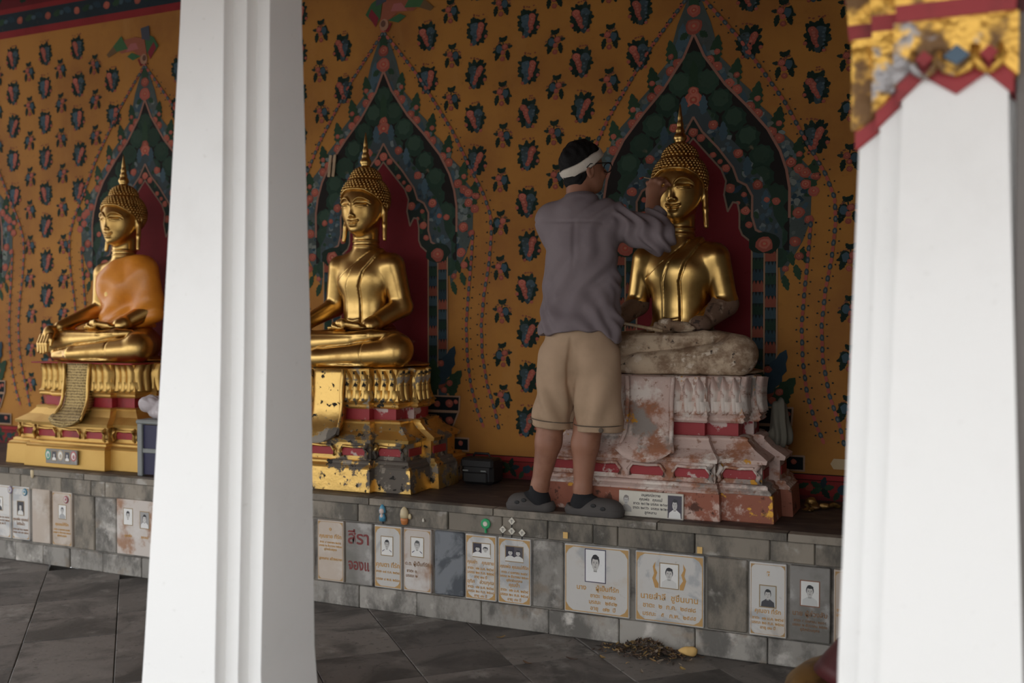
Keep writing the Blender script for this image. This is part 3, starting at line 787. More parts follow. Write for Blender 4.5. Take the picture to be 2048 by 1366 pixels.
cr = empty('column', (-.022, -2.425, 0))
tag(cr, 'white column close to the camera with red and gold pointed capital', 'column')
CS = .048
v, f = loft([(.06, redent(.30, CS)), (.62, redent(.282, CS)), (1.79, redent(.212, CS)), (2.75, redent(.18, CS))])
part('shaft', v, f, 'white', cr)
v, f = loft([(-.08, redent(.40, .05)), (.04, redent(.40, .05)), (.06, redent(.34, .05))]); part('base', v, f, 'white', cr)
HW = .106; RR = HW + 2 * CS
def zz_low(x):
    xs = [-RR, -.060, .004, .064, RR]; zs = [1.800, 1.930, 1.888, 1.928, 1.800]
    return float(np.interp(x, xs, zs))
def pendant(off, dz, ztop):
    """continuous zigzag-edged sheath round the stepped column head"""
    pts = []
    for sgn in (1, -1):            # front and back halves, then the side faces
        fr = [(x, -RR - off) for x in (-HW - off, -.060, .004, .064, HW + off)]
        for k in range(2):
            y = -RR + (k + 1) * CS - off
            fr += [(HW + k * CS + off, y), (HW + (k + 1) * CS + off, y)]
        fr = [(-x, y) for x, y in fr[5:][::-1]] + fr
        for x, y in fr: pts.append((sgn * x, sgn * y, zz_low(min(max(x, -RR), RR)) + dz))
        for t in (-.055, 0, .055): pts.append((sgn * (RR + off), sgn * t, float(np.interp(t, [-HW, -.055, 0, .055, HW], [1.80, 1.93, 1.888, 1.93, 1.80])) + dz))
    n = len(pts)
    V = list(pts) + [(x, y, ztop) for x, y, z in pts]
    Fc = [[i, (i + 1) % n, (i + 1) % n + n, i + n] for i in range(n)]
    V += [(x * (1 - off / RR), y * (1 - off / RR), z) for x, y, z in pts]     # lower lip back to the shaft
    Fc += [[i + 2 * n, (i + 1) % n + 2 * n, (i + 1) % n, i] for i in range(n)]
    return V, Fc
v, f = pendant(.008, 0, 2.04); part('red_zigzag_edge', v, f, 'red', cr)
v, f = pendant(.016, .042, 2.05); part('gilded_petal_band', v, f, 'capital', cr)
v, f = loft([(2.05, redent(.232, .054)), (2.085, redent(.236, .055))]); part('red_ring', v, f, 'red', cr)
v, f = loft([(2.085, redent(.236, .054)), (2.20, redent(.25, .056)), (2.40, redent(.28, .06)), (2.75, redent(.30, .06))]); part('capital', v, f, 'capital', cr)
for x, s in ((.004, 1), (-.060, .7), (.066, .7)):
    part('glass_lozenge', *prism_vf([(x, 1.945 - .0), (x + .026 * s, 1.965), (x, 1.965 + .024 * s), (x - .026 * s, 1.965)], -RR - .028, -RR), 'glass_blue' if s == 1 else 'red', cr)
    for e in (1, -1):
        v, f = tube_vf([(x + e * .030 * s, -RR - .018, 1.985), (x + e * .038 * s, -RR - .026, 1.96), (x + e * .024 * s, -RR - .026, 1.938), (x, -RR - .022, 1.925)], [.006, .010, .009, .004], 6); part('gilded_scroll', v, f, 'capital', cr, True)
# beam carried by the columns
bm_ = box('trim_1', XL, XR + 2.5, -2.62, -2.22, 3.02, 3.22, 'timber'); tag(bm_, kind='structure')

# ================================================================== BUDDHA STATUES
def buddha_body():
    s = SDF((-.46, -.40, -.03), (.46, .26, .72), .0045)
    # torso
    s.ell((0, .03, .14), (.155, .135, .13), .04)
    s.ell((0, .02, .30), (.126, .100, .17), .05)
    s.ell((0, .01, .46), (.165, .112, .13), .05)
    for sd in (1, -1): s.cap((0, .012, .580), (sd * .150, .012, .528), .062, .062, .04)
    s.cap((0, .015, .57), (0, .01, .70), .072, .062, .025)
    for z in (.635, .66, .685): s.ell((0, .01, z), (.068, .066, .012), .008)
    for sd in (1, -1):
        s.cap((sd * .166, .012, .528), (sd * .210, .03, .32), .062, .051, .022)
    # left forearm and hand in lap (x positive = statue's left, picture right)
    s.cap((.210, .03, .315), (.125, -.135, .215), .053, .034, .02)
    s.ell((.065, -.175, .20), (.065, .045, .020), .015)
    for k in range(4):
        y = -.140 - .022 * k
        s.chain([(.02, y, .203), (-.045, y - .004, .202), (-.098 + .008 * abs(k - 1.5), y - .004, .196)], [.0125, .0115, .008], .004)
    s.chain([(.09, -.205, .213), (.03, -.222, .222), (-.02, -.212, .222)], [.014, .012, .008], .005)
    s.cap((.137, -.128, .223), (.125, -.143, .212), .040, .040, .006)
    # right forearm and hand over the knee
    s.cap((-.210, .03, .315), (-.272, -.225, .205), .053, .034, .02)
    s.ell((-.288, -.285, .165), (.040, .040, .048), .02)
    for k in range(4):
        x = -.322 + .022 * k
        s.chain([(x, -.315, .155), (x, -.338, .105), (x, -.340, .045 + .008 * abs(k - 1.5))], [.0125, .0115, .008], .004)
    s.chain([(-.255, -.285, .17), (-.235, -.32, .13), (-.232, -.33, .095)], [.013, .0115, .008], .005)
    # legs, right shin on top
    for sd in (1, -1): s.cap((sd * .10, .06, .10), (sd * .318, -.20, .092), .105, .086, .03)
    s.cap((.318, -.215, .074), (-.10, -.290, .046), .078, .048, .012)
    s.cap((-.10, -.285, .048), (-.26, -.265, .035), .046, .030, .02)
    s.cap((-.318, -.215, .112), (.06, -.238, .140), .074, .044, .004)
    s.chain([(.06, -.238, .142), (.17, -.215, .162), (.245, -.180, .168)], [.040, .034, .020], .006)
    s.ell((0, -.05, .012), (.40, .27, .022), .01)
    s.plane_cut(lambda x, y, z: -z)
    V, Q = s.mesh(1)
    N = normals(V, Q)
    x, y, z = V.T
    front = sstep(.25, -.25, N[:, 1]) * (z > .13) * (np.abs(x) < .2)
    # robe edge from left of the neck down to the right armpit, hanging sash
    edge = (.62 - z) * 1.25 - .02
    line_x = .06 - (.60 - z) * 1.25
    robe = sstep(-.006, .006, (x - line_x)) * (z > .20) * (z < .66)
    disp = .006 * robe * sstep(.66, .62, z) * ((np.abs(x) < .15) | (x > 0))
    disp -= .004 * np.exp(-((x - line_x + .004) / .004) ** 2) * (z > .36) * (z < .62) * (N[:, 1] < .2) * (np.abs(x) < .15)
    cx = np.interp(z, [.17, .42, .50, .60], [-.012, -.012, .015, .085])
    wv = np.interp(z, [.19, .45, .6], [.040, .036, .03])
    sash = sstep(wv + .004, wv - .004, np.abs(x - cx)) * front * (z > .185) * (z < .61)
    disp += .013 * sash - .005 * np.exp(-((np.abs(x - cx) - wv - .003) / .0045) ** 2) * front * (z > .185) * (z < .60)
    for zc, am in ((.215, -.004), (.235, .003), (.20, .004)): disp += am * sash * np.exp(-((z - zc - .25 * np.abs(x - cx)) / .006) ** 2)
    disp += .004 * np.exp(-((z - .168) / .006) ** 2) * (np.abs(x) < .17) * (y < .1) * (N[:, 1] < .1)
    disp -= .004 * np.exp(-((x - .17 + .1 * z) / .005) ** 2) * (z < .17) * (y < -.1) * (z < .13)
    V = V + N * disp[:, None]
    return V, Q

def buddha_head():
    s = SDF((-.15, -.19, .64), (.15, .16, 1.02), .0026)
    s.ell((0, .0, .885), (.106, .116, .108), .02)
    s.ell((0, -.030, .818), (.090, .083, .088), .05)
    s.ell((0, -.062, .757), (.042, .045, .036), .035)
    s.cap((0, .015, .80), (0, .012, .66), .068, .064, .02)
    for z in (.668, .692): s.ell((0, .012, z), (.070, .069, .010), .006)
    # nose
    s.chain([(0, -.106, .882), (0, -.112, .850), (0, -.123, .814)], [.005, .007, .0100], .010)
    for sd in (1, -1):
        s.ell((sd * .012, -.116, .808), (.009, .011, .008), .006)
        # ear with long lobe
        s.ell((sd * .108, .018, .865), (.013, .027, .043), .01)
        s.ell((sd * .114, .012, .865), (.008, .013, .024), .006, op='c')
        s.chain([(sd * .109, .012, .835), (sd * .114, .004, .77), (sd * .120, -.004, .700)], [.015, .0125, .010], .008)
    V, Q = s.mesh(1)
    N = normals(V, Q); x, y, z = V.T; ax = np.abs(x)
    fr = sstep(.1, -.35, N[:, 1]) * (y < -.02)
    g = lambda a, s_: np.exp(-(a / s_) ** 2)
    brow_z = .897 - 13 * (ax - .042) ** 2 - .010 * sstep(.03, .0, ax)
    d = .0105 * g(z - brow_z, .0055) * sstep(.004, .012, ax) * sstep(.090, .078, ax)
    d -= .009 * g((ax - .046) / 1.0, .026) * g(z - .876, .010)
    d += .0105 * g(ax - .046, .023) * g(z - .860, .0085)
    d -= .0055 * g(z - (.8555 + 4.0 * (ax - .046) ** 2), .0028) * sstep(.018, .024, ax) * sstep(.078, .07, ax)
    mz = .7735 + 7 * ax ** 2
    lipw = sstep(.037, .027, ax)
    d += .0065 * g(z - (mz + .0075 - .003 * g(ax, .004)), .0052) * lipw + .0062 * g(z - (mz - .0085), .0060) * sstep(.028, .014, ax)
    d -= .0045 * g(z - mz, .0024) * lipw
    d -= .002 * g(z - .752, .006) * g(ax, .02)
    d += .003 * g(z - .735, .014) * g(ax, .02)
    V = V + N * (d * fr)[:, None]
    return V, Q

def hair_z(phi):       # hairline height by angle from the front
    return np.interp(abs(phi), [0, .5, .95, 1.3, 1.7, 2.2, math.pi], [.950, .945, .918, .885, .835, .79, .77])
def hair_parts():
    s = SDF((-.17, -.16, .74), (.17, .19, 1.10), .004)
    s.ell((0, .010, .905), (.1165, .124, .116), .01)
    s.ell((0, .012, .998), (.074, .074, .062), .03)
    def cut(x, y, z):
        phi = np.abs(np.arctan2(x, -(y - .012)))
        return np.interp(phi, [0, .5, .95, 1.3, 1.7, 2.2, math.pi], [.940, .935, .908, .875, .828, .785, .765]).astype(np.float32) - z
    s.plane_cut(cut)
    cap = s.mesh(1)
    ico = bmesh.new(); bmesh.ops.create_icosphere(ico, subdivisions=1, radius=1)
    iv = np.array([v.co[:] for v in ico.verts]); jf = np.array([[v.index for v in p.verts] for p in ico.faces]); ico.free()
    CV, CF = [], []; n = 0
    def add(p, nrm, r):
        nonlocal n
        CV.append(iv * r + p + nrm * r * .25); CF.append(jf + n); n += len(iv)
    for i in range(40):
        th = math.pi / 2 - .0 - (i - 11) * .112
        if abs(th) > 1.5: continue
        rr = .1165 * math.cos(th); z = .905 + .116 * math.sin(th)
        m = max(6, int(2 * math.pi * rr / .0172))
        for k in range(m):
            phi = 2 * math.pi * (k + .5 * (i % 2)) / m
            ph = (phi + math.pi) % (2 * math.pi) - math.pi
            if z < hair_z(ph) or z > .995: continue
            p = np.array([rr * math.sin(ph), .010 - rr * 1.06 * math.cos(ph), z]); nn = p - np.array([0, .010, .905]); nn /= np.linalg.norm(nn)
            add(p, nn, .0088)
    for i in range(8):
        th = -.05 + i * .19; rr = .074 * math.cos(th); z = 1.000 + .062 * math.sin(th)
        m = max(5, int(2 * math.pi * rr / .0175))
        for k in range(m):
            ph = 2 * math.pi * (k + .5 * (i % 2)) / m
            p = np.array([rr * math.sin(ph), .012 - rr * math.cos(ph), z]); nn = p - np.array([0, .012, .998]); nn /= np.linalg.norm(nn)
            add(p, nn, .0084)
    # narrow plain band along the hairline
    BV, BF = [], []
    for k in range(49):
        ph = -1.75 + 3.5 * k / 48; z = float(hair_z(ph)) - .004; th = math.asin((z - .905) / .116) if abs(z - .905) < .116 else 0
        rr = .1165 * math.cos(th) + .001
        BV.append((rr * math.sin(ph), .010 - rr * 1.06 * math.cos(ph), z))
    band = tube_vf(BV, .0045, 6)
    return cap, (np.concatenate(CV), np.concatenate(CF)), band
FINIAL = [(.026, 1.050), (.031, 1.058), (.025, 1.066), (.021, 1.072), (.027, 1.080), (.030, 1.090), (.025, 1.102), (.018, 1.112), (.021, 1.118), (.0155, 1.132), (.0135, 1.14), (.0155, 1.146), (.0115, 1.162), (.010, 1.168), (.0112, 1.173), (.0075, 1.195), (.005, 1.215), (.0015, 1.238)]

bV, bQ = buddha_body(); hV, hQ = buddha_head(); (cV, cQ), (kV, kF), band_vf = hair_parts()
ME = {}
ME['body'] = mkmesh('statue_body', bV, bQ, 'gold', True)
ctr = bV[bQ].mean(1); x, y, z = ctr.T
wz = wob(ctr, 60, 4) * .012
bare = (z + wz < .185) | ((z + wz < .335) & (np.abs(x) > .150)) | ((y < -.11) & (z < .26))
MT['bole'] = pmat('dark_bare_bole', (.17, .10, .065), .8, layers=[dict(s=12, c=(.34, .24, .17), lo=.56, hi=.66, d=7), dict(s=25, c=(.06, .035, .025), lo=.56, hi=.66, off=5)], bump=[(18, .5, .01)])
dark = bare & ((np.abs(x) > .10) & (z + wz > .192) & (y > -.20))
ME['body_bare'] = mkmesh('statue_body', bV, bQ, ['gold', 'bare_stone', 'bole'], True, fmat=bare.astype(int) + dark.astype(int))
ME['head'] = mkmesh('head', hV, hQ, 'gold', True)
ME['cap'] = mkmesh('hair_cap', cV, cQ, 'gold_hair', True)
ME['curls'] = mkmesh('hair_curls', kV, kF, 'gold_hair', True)
ME['band'] = mkmesh('hairline_band', *band_vf, 'gold', True)
ME['finial'] = mkmesh('flame_finial', *lathe_vf(FINIAL, 16, 0, .012), 'gold', True)

SX = [-4.800, -3.020, -1.247]; SY = -.27; SZ = 1.163
LAB = ['gold seated Buddha statue wearing an orange cloth across its chest', 'gold seated Buddha statue above the flaking gold and black pedestal', 'seated Buddha statue with gilded torso and bare unpainted legs beside the man']
def statue(i):
    r = empty('buddha_statue', (SX[i], SY, SZ), 0, 1.03)
    tag(r, LAB[i], 'statue', 'seated Buddha statues along the wall')
    inst('body', ME['body_bare'] if i == 2 else ME['body'], r)
    hs, hl = (1.07,) * 3, (0, 0, .66 * (1 - 1.07) - .030)
    inst('head', ME['head'], r, hl, (0, 0, 0), hs)
    inst('hair_cap', ME['cap'], r, hl, (0, 0, 0), hs); o = inst('hair_curls', ME['curls'], r, hl, (0, 0, 0), hs); o['kind'] = 'stuff'
    inst('hairline_band', ME['band'], r, hl, (0, 0, 0), hs); inst('flame_finial', ME['finial'], r, hl, (0, 0, 0), hs)
    return r
ST = [statue(i) for i in range(3)]
# saffron cloth on the first statue
s = SDF((-.30, -.20, .12), (.34, .18, .66), .005)
s.ell((0, .03, .16), (.185, .165, .15), .04); s.ell((0, .02, .30), (.160, .124, .18), .05); s.ell((0, .005, .46), (.184, .134, .15), .05)
s.cap((-.105, .01, .553), (.105, .01, .553), .088, .088, .05)
s.cap((.164, .01, .545), (.207, .03, .30), .080, .072, .05)
s.cap((.17, .0, .50), (.17, .0, .30), .07, .06, .06)
s.plane_cut(lambda x, y, z: np.maximum(np.maximum(.205 - z, z - .64), (.030 - (.635 - z) * 1.30) - x), .012)
s.cap((0, .015, .60), (0, .01, .72), .078, .066, .01, op='c')
V, Q = s.mesh(1); N = normals(V, Q); x, y, z = V.T
V = V + N * ((.006 * np.sin((x * .7 - z * 1.0) * 46 + 2 * np.sin(z * 14)) * sstep(.60, .45, z) + .004 * wob(V, 30, 3)))[:, None]
part('saffron_cloth', V, Q, 'orange', ST[0], True)
# wooden stick resting across the bare lap
v, f = tube_vf([(-1.425, -.560, 1.395), (-1.235, -.592, 1.362)], [.0075, .0075], 8)
tag(part('wooden_stick', v, f, 'wood', None, True), 'pale wooden stick lying across the lap of the partly gilded statue', 'stick')

# ================================================================== PEDESTALS
def plan(a, b, s=.045, cf=.56):
    c = a * cf; e = b * .30
    q = [(c, -b), (c, -b + s), (a - s, -b + s), (a - s, -e), (a, -e)]
    q2 = q + [(x, -y) for x, y in q[::-1]]
    return q2 + [(-x, -y) for x, y in q2]
def tiers(prof, s=.045):
    return loft([(z, plan(a, b, s)) for z, a, b in prof])
# shared petal meshes
def petal_vf(w, h, d, flip=False, tip=.25):
    V, Fc = [], []; nu, nv = 4, 6
    for j in range(nv + 1):
        t = j / nv
        ww = w * (1 - .18 * math.cos(t * math.pi)) * (1 if t < .70 else max(.02, 1 - ((t - .70) / .30) ** 1.2)) * .5
        out = d * (.75 + .35 * (4 * (t - .5) ** 2))
        for i in range(nu + 1):
            u = i / nu * 2 - 1
            V.append((u * ww, -out + abs(u) ** 2 * d * 1.5 - (.012 * math.exp(-(u / .3) ** 2) * d / .02), t * h))
    for j in range(nv):
        for i in range(nu): Fc.append([j * (nu + 1) + i, j * (nu + 1) + i + 1, (j + 1) * (nu + 1) + i + 1, (j + 1) * (nu + 1) + i])
    if flip: V = [(x, y, h - z) for x, y, z in V]; Fc = [q[::-1] for q in Fc]
    return V, Fc
# mural drape texture for the first pedestal
MT['scale_gold'] = pmat('scaled_gold', (.34, .24, .10), .5, .7)
_nt = MT['scale_gold'].node_tree; _p = _nt.nodes['Principled BSDF']
_tc = _nt.nodes.new('ShaderNodeTexCoord'); _mp = _nt.nodes.new('ShaderNodeMapping'); _mp.inputs['Scale'].default_value = (1.5, 0, 1); _vo = _nt.nodes.new('ShaderNodeTexVoronoi'); _vo.inputs['Scale'].default_value = 62; _vo.inputs['Randomness'].default_value = .25
_nt.links.new(_tc.outputs['Object'], _mp.inputs[0]); _nt.links.new(_mp.outputs[0], _vo.inputs['Vector'])
_cr = _nt.nodes.new('ShaderNodeMix'); _cr.data_type = 'RGBA'; _cr.inputs[6].default_value = (.42, .30, .12, 1); _cr.inputs[7].default_value = (.10, .06, .02, 1)
_ma = _nt.nodes.new('ShaderNodeMapRange'); _ma.inputs[1].default_value = .35; _ma.inputs[2].default_value = .6
_nt.links.new(_vo.outputs['Distance'], _ma.inputs[0]); _nt.links.new(_ma.outputs[0], _cr.inputs[0]); _nt.links.new(_cr.outputs[2], _p.inputs['Base Color'])
_bu = _nt.nodes.new('ShaderNodeBump'); _bu.invert = True; _bu.inputs['Strength'].default_value = .6; _bu.inputs['Distance'].default_value = .006
_nt.links.new(_vo.outputs['Distance'], _bu.inputs['Height']); _nt.links.new(_bu.outputs[0], _p.inputs['Normal'])

PM = [dict(base='gold_flat', main='gold_paint', pet='gold_paint', red='red', drape='scale_gold'),
      dict(base='flake_gold', main='flake_gold', pet='flake_gold', red='red_worn', drape='flake_gold'),
      dict(base='red_flake', main='pale_flake', pet='pale_flake', red='red_worn', drape='pale_flake')]
PLAB = ['bright gold tiered pedestal with a scale-patterned drape and red panels', 'tiered pedestal with flaking gold over black and grey patches', 'weathered pink and white tiered pedestal with rusty red base behind the man']
YC = -.37
def pedestal(i):
    m = PM[i]
    r = empty('statue_pedestal', (SX[i] - (.036 if i == 2 else 0), YC, ZP)); r.scale = (1.05 if i == 2 else 1, 1, 1); tag(r, PLAB[i], 'pedestal', 'pedestals of the seated statues')
    AB = [(.585, .365), ]
    part('plinth', *tiers([(0, .575, .362), (.004, .578, .366), (.118, .570, .360)]), m['base'], r)
    part('moulding', *tiers([(.118, .563, .355), (.128, .566, .358), (.136, .556, .346), (.140, .548, .338), (.150, .548, .338), (.156, .540, .330)]), m['main'], r)
    part('panel_tier', *tiers([(.156, .520, .305), (.245, .520, .305)]), m['main'], r)
    part('skirt', *tiers([(.245, .540, .325), (.262, .545, .330), (.272, .530, .315), (.30, .485, .275), (.335, .450, .250), (.345, .452, .252), (.352, .436, .240)]), m['main'], r)
    part('waist_band', *tiers([(.352, .405, .215), (.410, .405, .215)]), m['red'], r)
    part('ledge', *tiers([(.410, .425, .232), (.420, .436, .242), (.430, .430, .238), (.440, .440, .245), (.450, .430, .236)]), m['main'], r)
    part('lotus_core', *tiers([(.450, .430, .236), (.49, .418, .226), (.56, .410, .220), (.612, .415, .225), (.617, .400, .210)]), m['pet'], r)
    # red panels with gilded frames in the panel tier
    def seg_list(a, b, s=.045):
        c = a * .56; e = b * .30
        return [((-c, -b), (c, -b), 0), ((c, -b + s), (a - s, -b + s), 0), ((-a + s, -b + s), (-c, -b + s), 0), ((a - s, -b + s), (a - s, -e), 1), ((a, -e), (a, e), 1)]
    for (p0, p1, side) in seg_list(.520, .305):
        L = math.hypot(p1[0] - p0[0], p1[1] - p0[1]); n = 3 if L > .5 else 1
        for k in range(n):
            t0, t1 = (k + .12) / n, (k + .88) / n
            q0 = [p0[j] + (p1[j] - p0[j]) * t0 for j in (0, 1)]; q1 = [p0[j] + (p1[j] - p0[j]) * t1 for j in (0, 1)]
            if side: b_ = (q0[0] - .004, q0[0] + .004, q0[1], q1[1])
            else: b_ = (q0[0], q1[0], q0[1] - .004, q0[1] + .004)
            o = box('red_panel', *b_, .176, .216, m['red'], r, .002)
            if not side:
                xm = (q0[0] + q1[0]) / 2; w = (q1[0] - q0[0]) / 2
                v, f = tube_vf([(xm - w, q0[1] - .008, .172), (xm - w - .006, q0[1] - .012, .20), (xm - w * .8, q0[1] - .012, .226), (xm, q0[1] - .012, .222), (xm + w * .8, q0[1] - .012, .226), (xm + w + .006, q0[1] - .012, .20), (xm + w, q0[1] - .008, .172)], .0075, 6)
                part('panel_frame', v, f, m['main'], r, True)
        if not side:
            for (px, e) in ((p0[0], 1), (p1[0], -1)):
                v, f = tube_vf([(px + e * .006, p0[1] - .012, .240), (px + e * .020, p0[1] - .024, .222), (px + e * .008, p0[1] - .026, .196), (px + e * .016, p0[1] - .020, .176), (px + e * .006, p0[1] - .014, .162)], [.009, .013, .011, .009, .007], 6)
                part('scroll_bracket', v, f, m['main'], r, True)
    # lotus petals, two rows
    big = mkmesh('petal', *petal_vf((.066, .057, .053)[i], .157, (.024, .020, .020)[i]), m['pet'], True); small = mkmesh('petal', *petal_vf(.058, .060, .015, True), m['pet'], True)
    for (p0, p1, side) in seg_list(.415, .224):
        L = math.hypot(p1[0] - p0[0], p1[1] - p0[1]); n = max(2, int(round(L / .049)))
        for k in range(n):
            t = (k + .5) / n; px, py = p0[0] + (p1[0] - p0[0]) * t, p0[1] + (p1[1] - p0[1]) * t
            if not side and abs(px) < .10 and py < -.2: continue
            rz = math.pi / 2 if side else 0
            inst('petal', big, r, (px, py, .452), (0, 0, rz), (L / n / .049, 1, random.uniform(.97, 1.04)))
            inst('petal', small, r, (px + (.0 if side else .012), py, .444), (0, 0, rz), (1, 1.1, 1))
    # cloth drape falling down the front
    V, Fc = [], []; nu, nv = 12, 16
    for j in range(nv + 1):
        t = j / nv; z = .612 - .372 * t
        yb = np.interp(z, [.24, .30, .345, .40, .46, .612], [-.372, -.335, -.290, -.272, -.268, -.255])
        w = np.interp(t, [0, .3, .7, .9, 1], [.098, .092, .098, .118, .122])
        for q in range(nu + 1):
            u = q / nu * 2 - 1
            zz = z + (.05 * (abs(u) ** 2.2) * sstep(.72, 1., t)) - (0 if t < 1 else .0)
            V.append((u * w, yb + .014 * abs(u) ** 4 - .008, zz))
    n0 = len(V); V += [(x * .98, y + .045, z) for x, y, z in V]
    for j in range(nv):
        for q in range(nu):
            a = j * (nu + 1) + q; Fc.append([a, a + nu + 1, a + nu + 2, a + 1]); Fc.append([n0 + a, n0 + a + 1, n0 + a + nu + 2, n0 + a + nu + 1])
    ring = [q for q in range(nu + 1)] + [j * (nu + 1) + nu for j in range(1, nu + 1)] + [nv * (nu + 1) + q for q in range(nu - 1, -1, -1)] + [j * (nu + 1) for j in range(nv - 1, 0, -1)]
    for a, b in zip(ring, ring[1:] + ring[:1]): Fc.append([a, b, b + n0, a + n0])
    o = part('drape', V, Fc, m['drape'], r, True)
    for sd in (1, -1):
        pts = [(sd * np.interp(t, [0, .3, .7, .9], [.102, .096, .102, .122]), np.interp(.612 - .372 * t, [.24, .30, .345, .40, .46, .612], [-.372, -.335, -.290, -.272, -.268, -.255]) - .006, .612 - .372 * t) for t in np.linspace(0, .88, 9)]
        part('drape_edge', *tube_vf(pts, .010, 6), m['main'], r, True)
    if i == 0:
        v, f = tube_vf([(-.115, -.352, .285), (-.06, -.358, .270), (0, -.36, .266), (.06, -.358, .270), (.115, -.352, .285)], .012, 8); part('drape_fringe_band', v, f, 'scale_gold', r, True)
        box('red_cushion', -.41, .41, -.24, .2, .608, .616, 'red', r, .003)
    return r
PD = [pedestal(i) for i in range(3)]

# ================================================================== TEXT, PORTRAITS, PLAQUES
def text_me(body, size, mat, bold=0.0004, ex=.0004, space=1.15, align='CENTER'):
    c = bpy.data.curves.new('txt', 'FONT'); c.body = body; c.size = size; c.align_x = align; c.align_y = 'TOP'
    c.extrude = ex; c.offset = bold; c.space_line = space; c.resolution_u = 2; c.fill_mode = 'BOTH'
    o = bpy.data.objects.new('txt', c); COL.objects.link(o)
    dg = bpy.context.evaluated_depsgraph_get(); dg.update()
    me = bpy.data.meshes.new_from_object(o.evaluated_get(dg)); me.materials.clear(); me.materials.append(MT[mat])
    bpy.data.objects.remove(o); bpy.data.curves.remove(c)
    return me

def portrait(name, parent, cx, cz, w, h, y, style=0, frame=(.32, .22, .10), suit=(.80, .79, .76), hair=(.03, .03, .035), bgc=(.78, .77, .74)):
    random.seed(int(abs(cx * 1000)) + style)
    p = Paint(.0003)
    p.rect(-w / 2 - .004, w / 2 + .004, -h / 2 - .004, h / 2 + .004, frame, 0); p.rect(-w / 2, w / 2, -h / 2, h / 2, bgc, 1)
    heads = [(0, 1.)] if style != 2 else [(-w * .23, .72), (w * .23, .72)]
    if style == 2: p.rect(-w / 2, 0, -h / 2, h / 2, (.045, .04, .06), 1.3)
    for hx, k in heads:
        fw, fh = w * .19 * k, h * .20 * k; fz = h * .08
        p.poly([(hx - w * .44 * k, -h / 2), (hx + w * .44 * k, -h / 2), (hx + w * .40 * k, -h * .27), (hx + w * .13 * k, -h * .13), (hx - w * .13 * k, -h * .13), (hx - w * .40 * k, -h * .27)], suit, 2)
        if style == 1:
            for e in (1, -1): p.poly([(hx + e * w * .42, -h * .28), (hx + e * w * .20, -h * .18), (hx + e * w * .22, -h * .23), (hx + e * w * .42, -h * .33)], (.06, .06, .10), 2.4)
        p.rect(hx - fw * .45, hx + fw * .45, fz - fh * 1.35, fz, (.36, .35, .33), 2.6)
        p.blob(hx, fz + fh * .28, fw * 1.13, fh * 1.12, hair, 2.8, 18, .03)
        p.blob(hx, fz - fh * .06, fw * .92, fh * 1.08, (.58, .56, .53), 3.2, 18, .02)
        p.blob(hx + fw * .12, fz + fh * .95, fw * .92, fh * .34, hair, 3.5, 12, .08)
        for e in (1, -1): p.blob(hx + e * fw * .38, fz + fh * .08, fw * .2, fh * .06, (.10, .10, .10), 3.8, 8); p.blob(hx + e * fw * .38, fz + fh * .24, fw * .24, fh * .04, (.14, .13, .13), 3.8, 8)
        p.blob(hx + fw * .08, fz - fh * .18, fw * .14, fh * .2, (.42, .40, .38), 3.8, 8); p.blob(hx, fz - fh * .56, fw * .32, fh * .07, (.20, .18, .18), 3.8, 8)
    return inst(name, p.mesh(name, 'print'), parent, (cx, y, cz))

def gold_border(parent, x0, x1, z0, z1, y, style, col=(.52, .29, .085)):
    p = Paint(.0003); m = .008; t = .004
    a, b, c, d = x0 + m, x1 - m, z0 + m, z1 - m
    for pts in ([(a, c), (b, c)], [(b, c), (b, d)], [(b, d), (a, d)], [(a, d), (a, c)]): p.line(pts, t if style else t * .5, col, 1)
    k = min(.05, (x1 - x0) * .28) * (1 if style else .55)
    for cx, cz, sx, sz in ((a, c, 1, 1), (b, c, -1, 1), (b, d, -1, -1), (a, d, 1, -1)):
        pts = [(cx, cz), (cx + sx * k, cz)] + [(cx + sx * k * (1 - math.sin(q)), cz + sz * k * (1 - math.cos(q))) for q in (.3, .8, 1.3)] + [(cx, cz + sz * k)]
        p.poly(pts, col, 1.5)
    return inst('gold_border', p.mesh('gold_border', 'print'), parent, (0, y, 0))

def plaque(x0, x1, label, mat, photo=None, lines=(), border=1, z0=ZA, z1=ZB, txt='goldtext', name='memorial_plaque', group='memorial plaques set in the platform front', extra=None):
    xc = (x0 + x1) / 2; w = x1 - x0
    r = empty(name, (xc, YE, z0)); tag(r, label, 'plaque', group)
    v, f = box_vf(-w / 2 + .002, w / 2 - .002, -.006, .027, 0, z1 - z0, .003); part('marble_slab', v, f, mat, r)
    if border is not None: gold_border(r, -w / 2, w / 2, 0, z1 - z0, -.0063, border, (.50, .30, .11) if border else (.44, .27, .11))
    for (style, px, pz, pw, ph, kw) in (photo or ()): portrait('portrait_photo', r, px, pz, pw, ph, -.0068, style, **kw)
    for (body, tx, tz, size) in lines:
        o = inst('inscription', text_me(body, size, txt), r, (tx, -.0068, tz), (math.pi / 2, 0, 0))
        bw = max((q.co.x for q in o.data.vertices), default=0) - min((q.co.x for q in o.data.vertices), default=0)
        if bw > w * .84: o.scale = (w * .84 / bw, w * .84 / bw * 1.05, 1)
    return r
T_A = 'ชาตะ  ๑๒ ม.ค. ๒๔๖๔\nมรณะ ๒๓ ก.ย. ๒๕๓๔\nอายุ ๗๐ ปี'
T_B = 'ชาตะ ๙ เมษายน ๒๔๕๙\nมรณะ ๒ ธันวาคม ๒๕๓๑\nอุทิศส่วนกุศล'
G_ = 'memorial plaques set in the platform front'
plaque(-5.255, -5.105, 'grey white plaque at the far left with man in dark suit photo', 'marble', [(0, -.02, .20, .052, .075, dict(suit=(.05, .05, .06)))], [(T_A, 0, .13, .020)], 0, .128, .438, 'darktext')
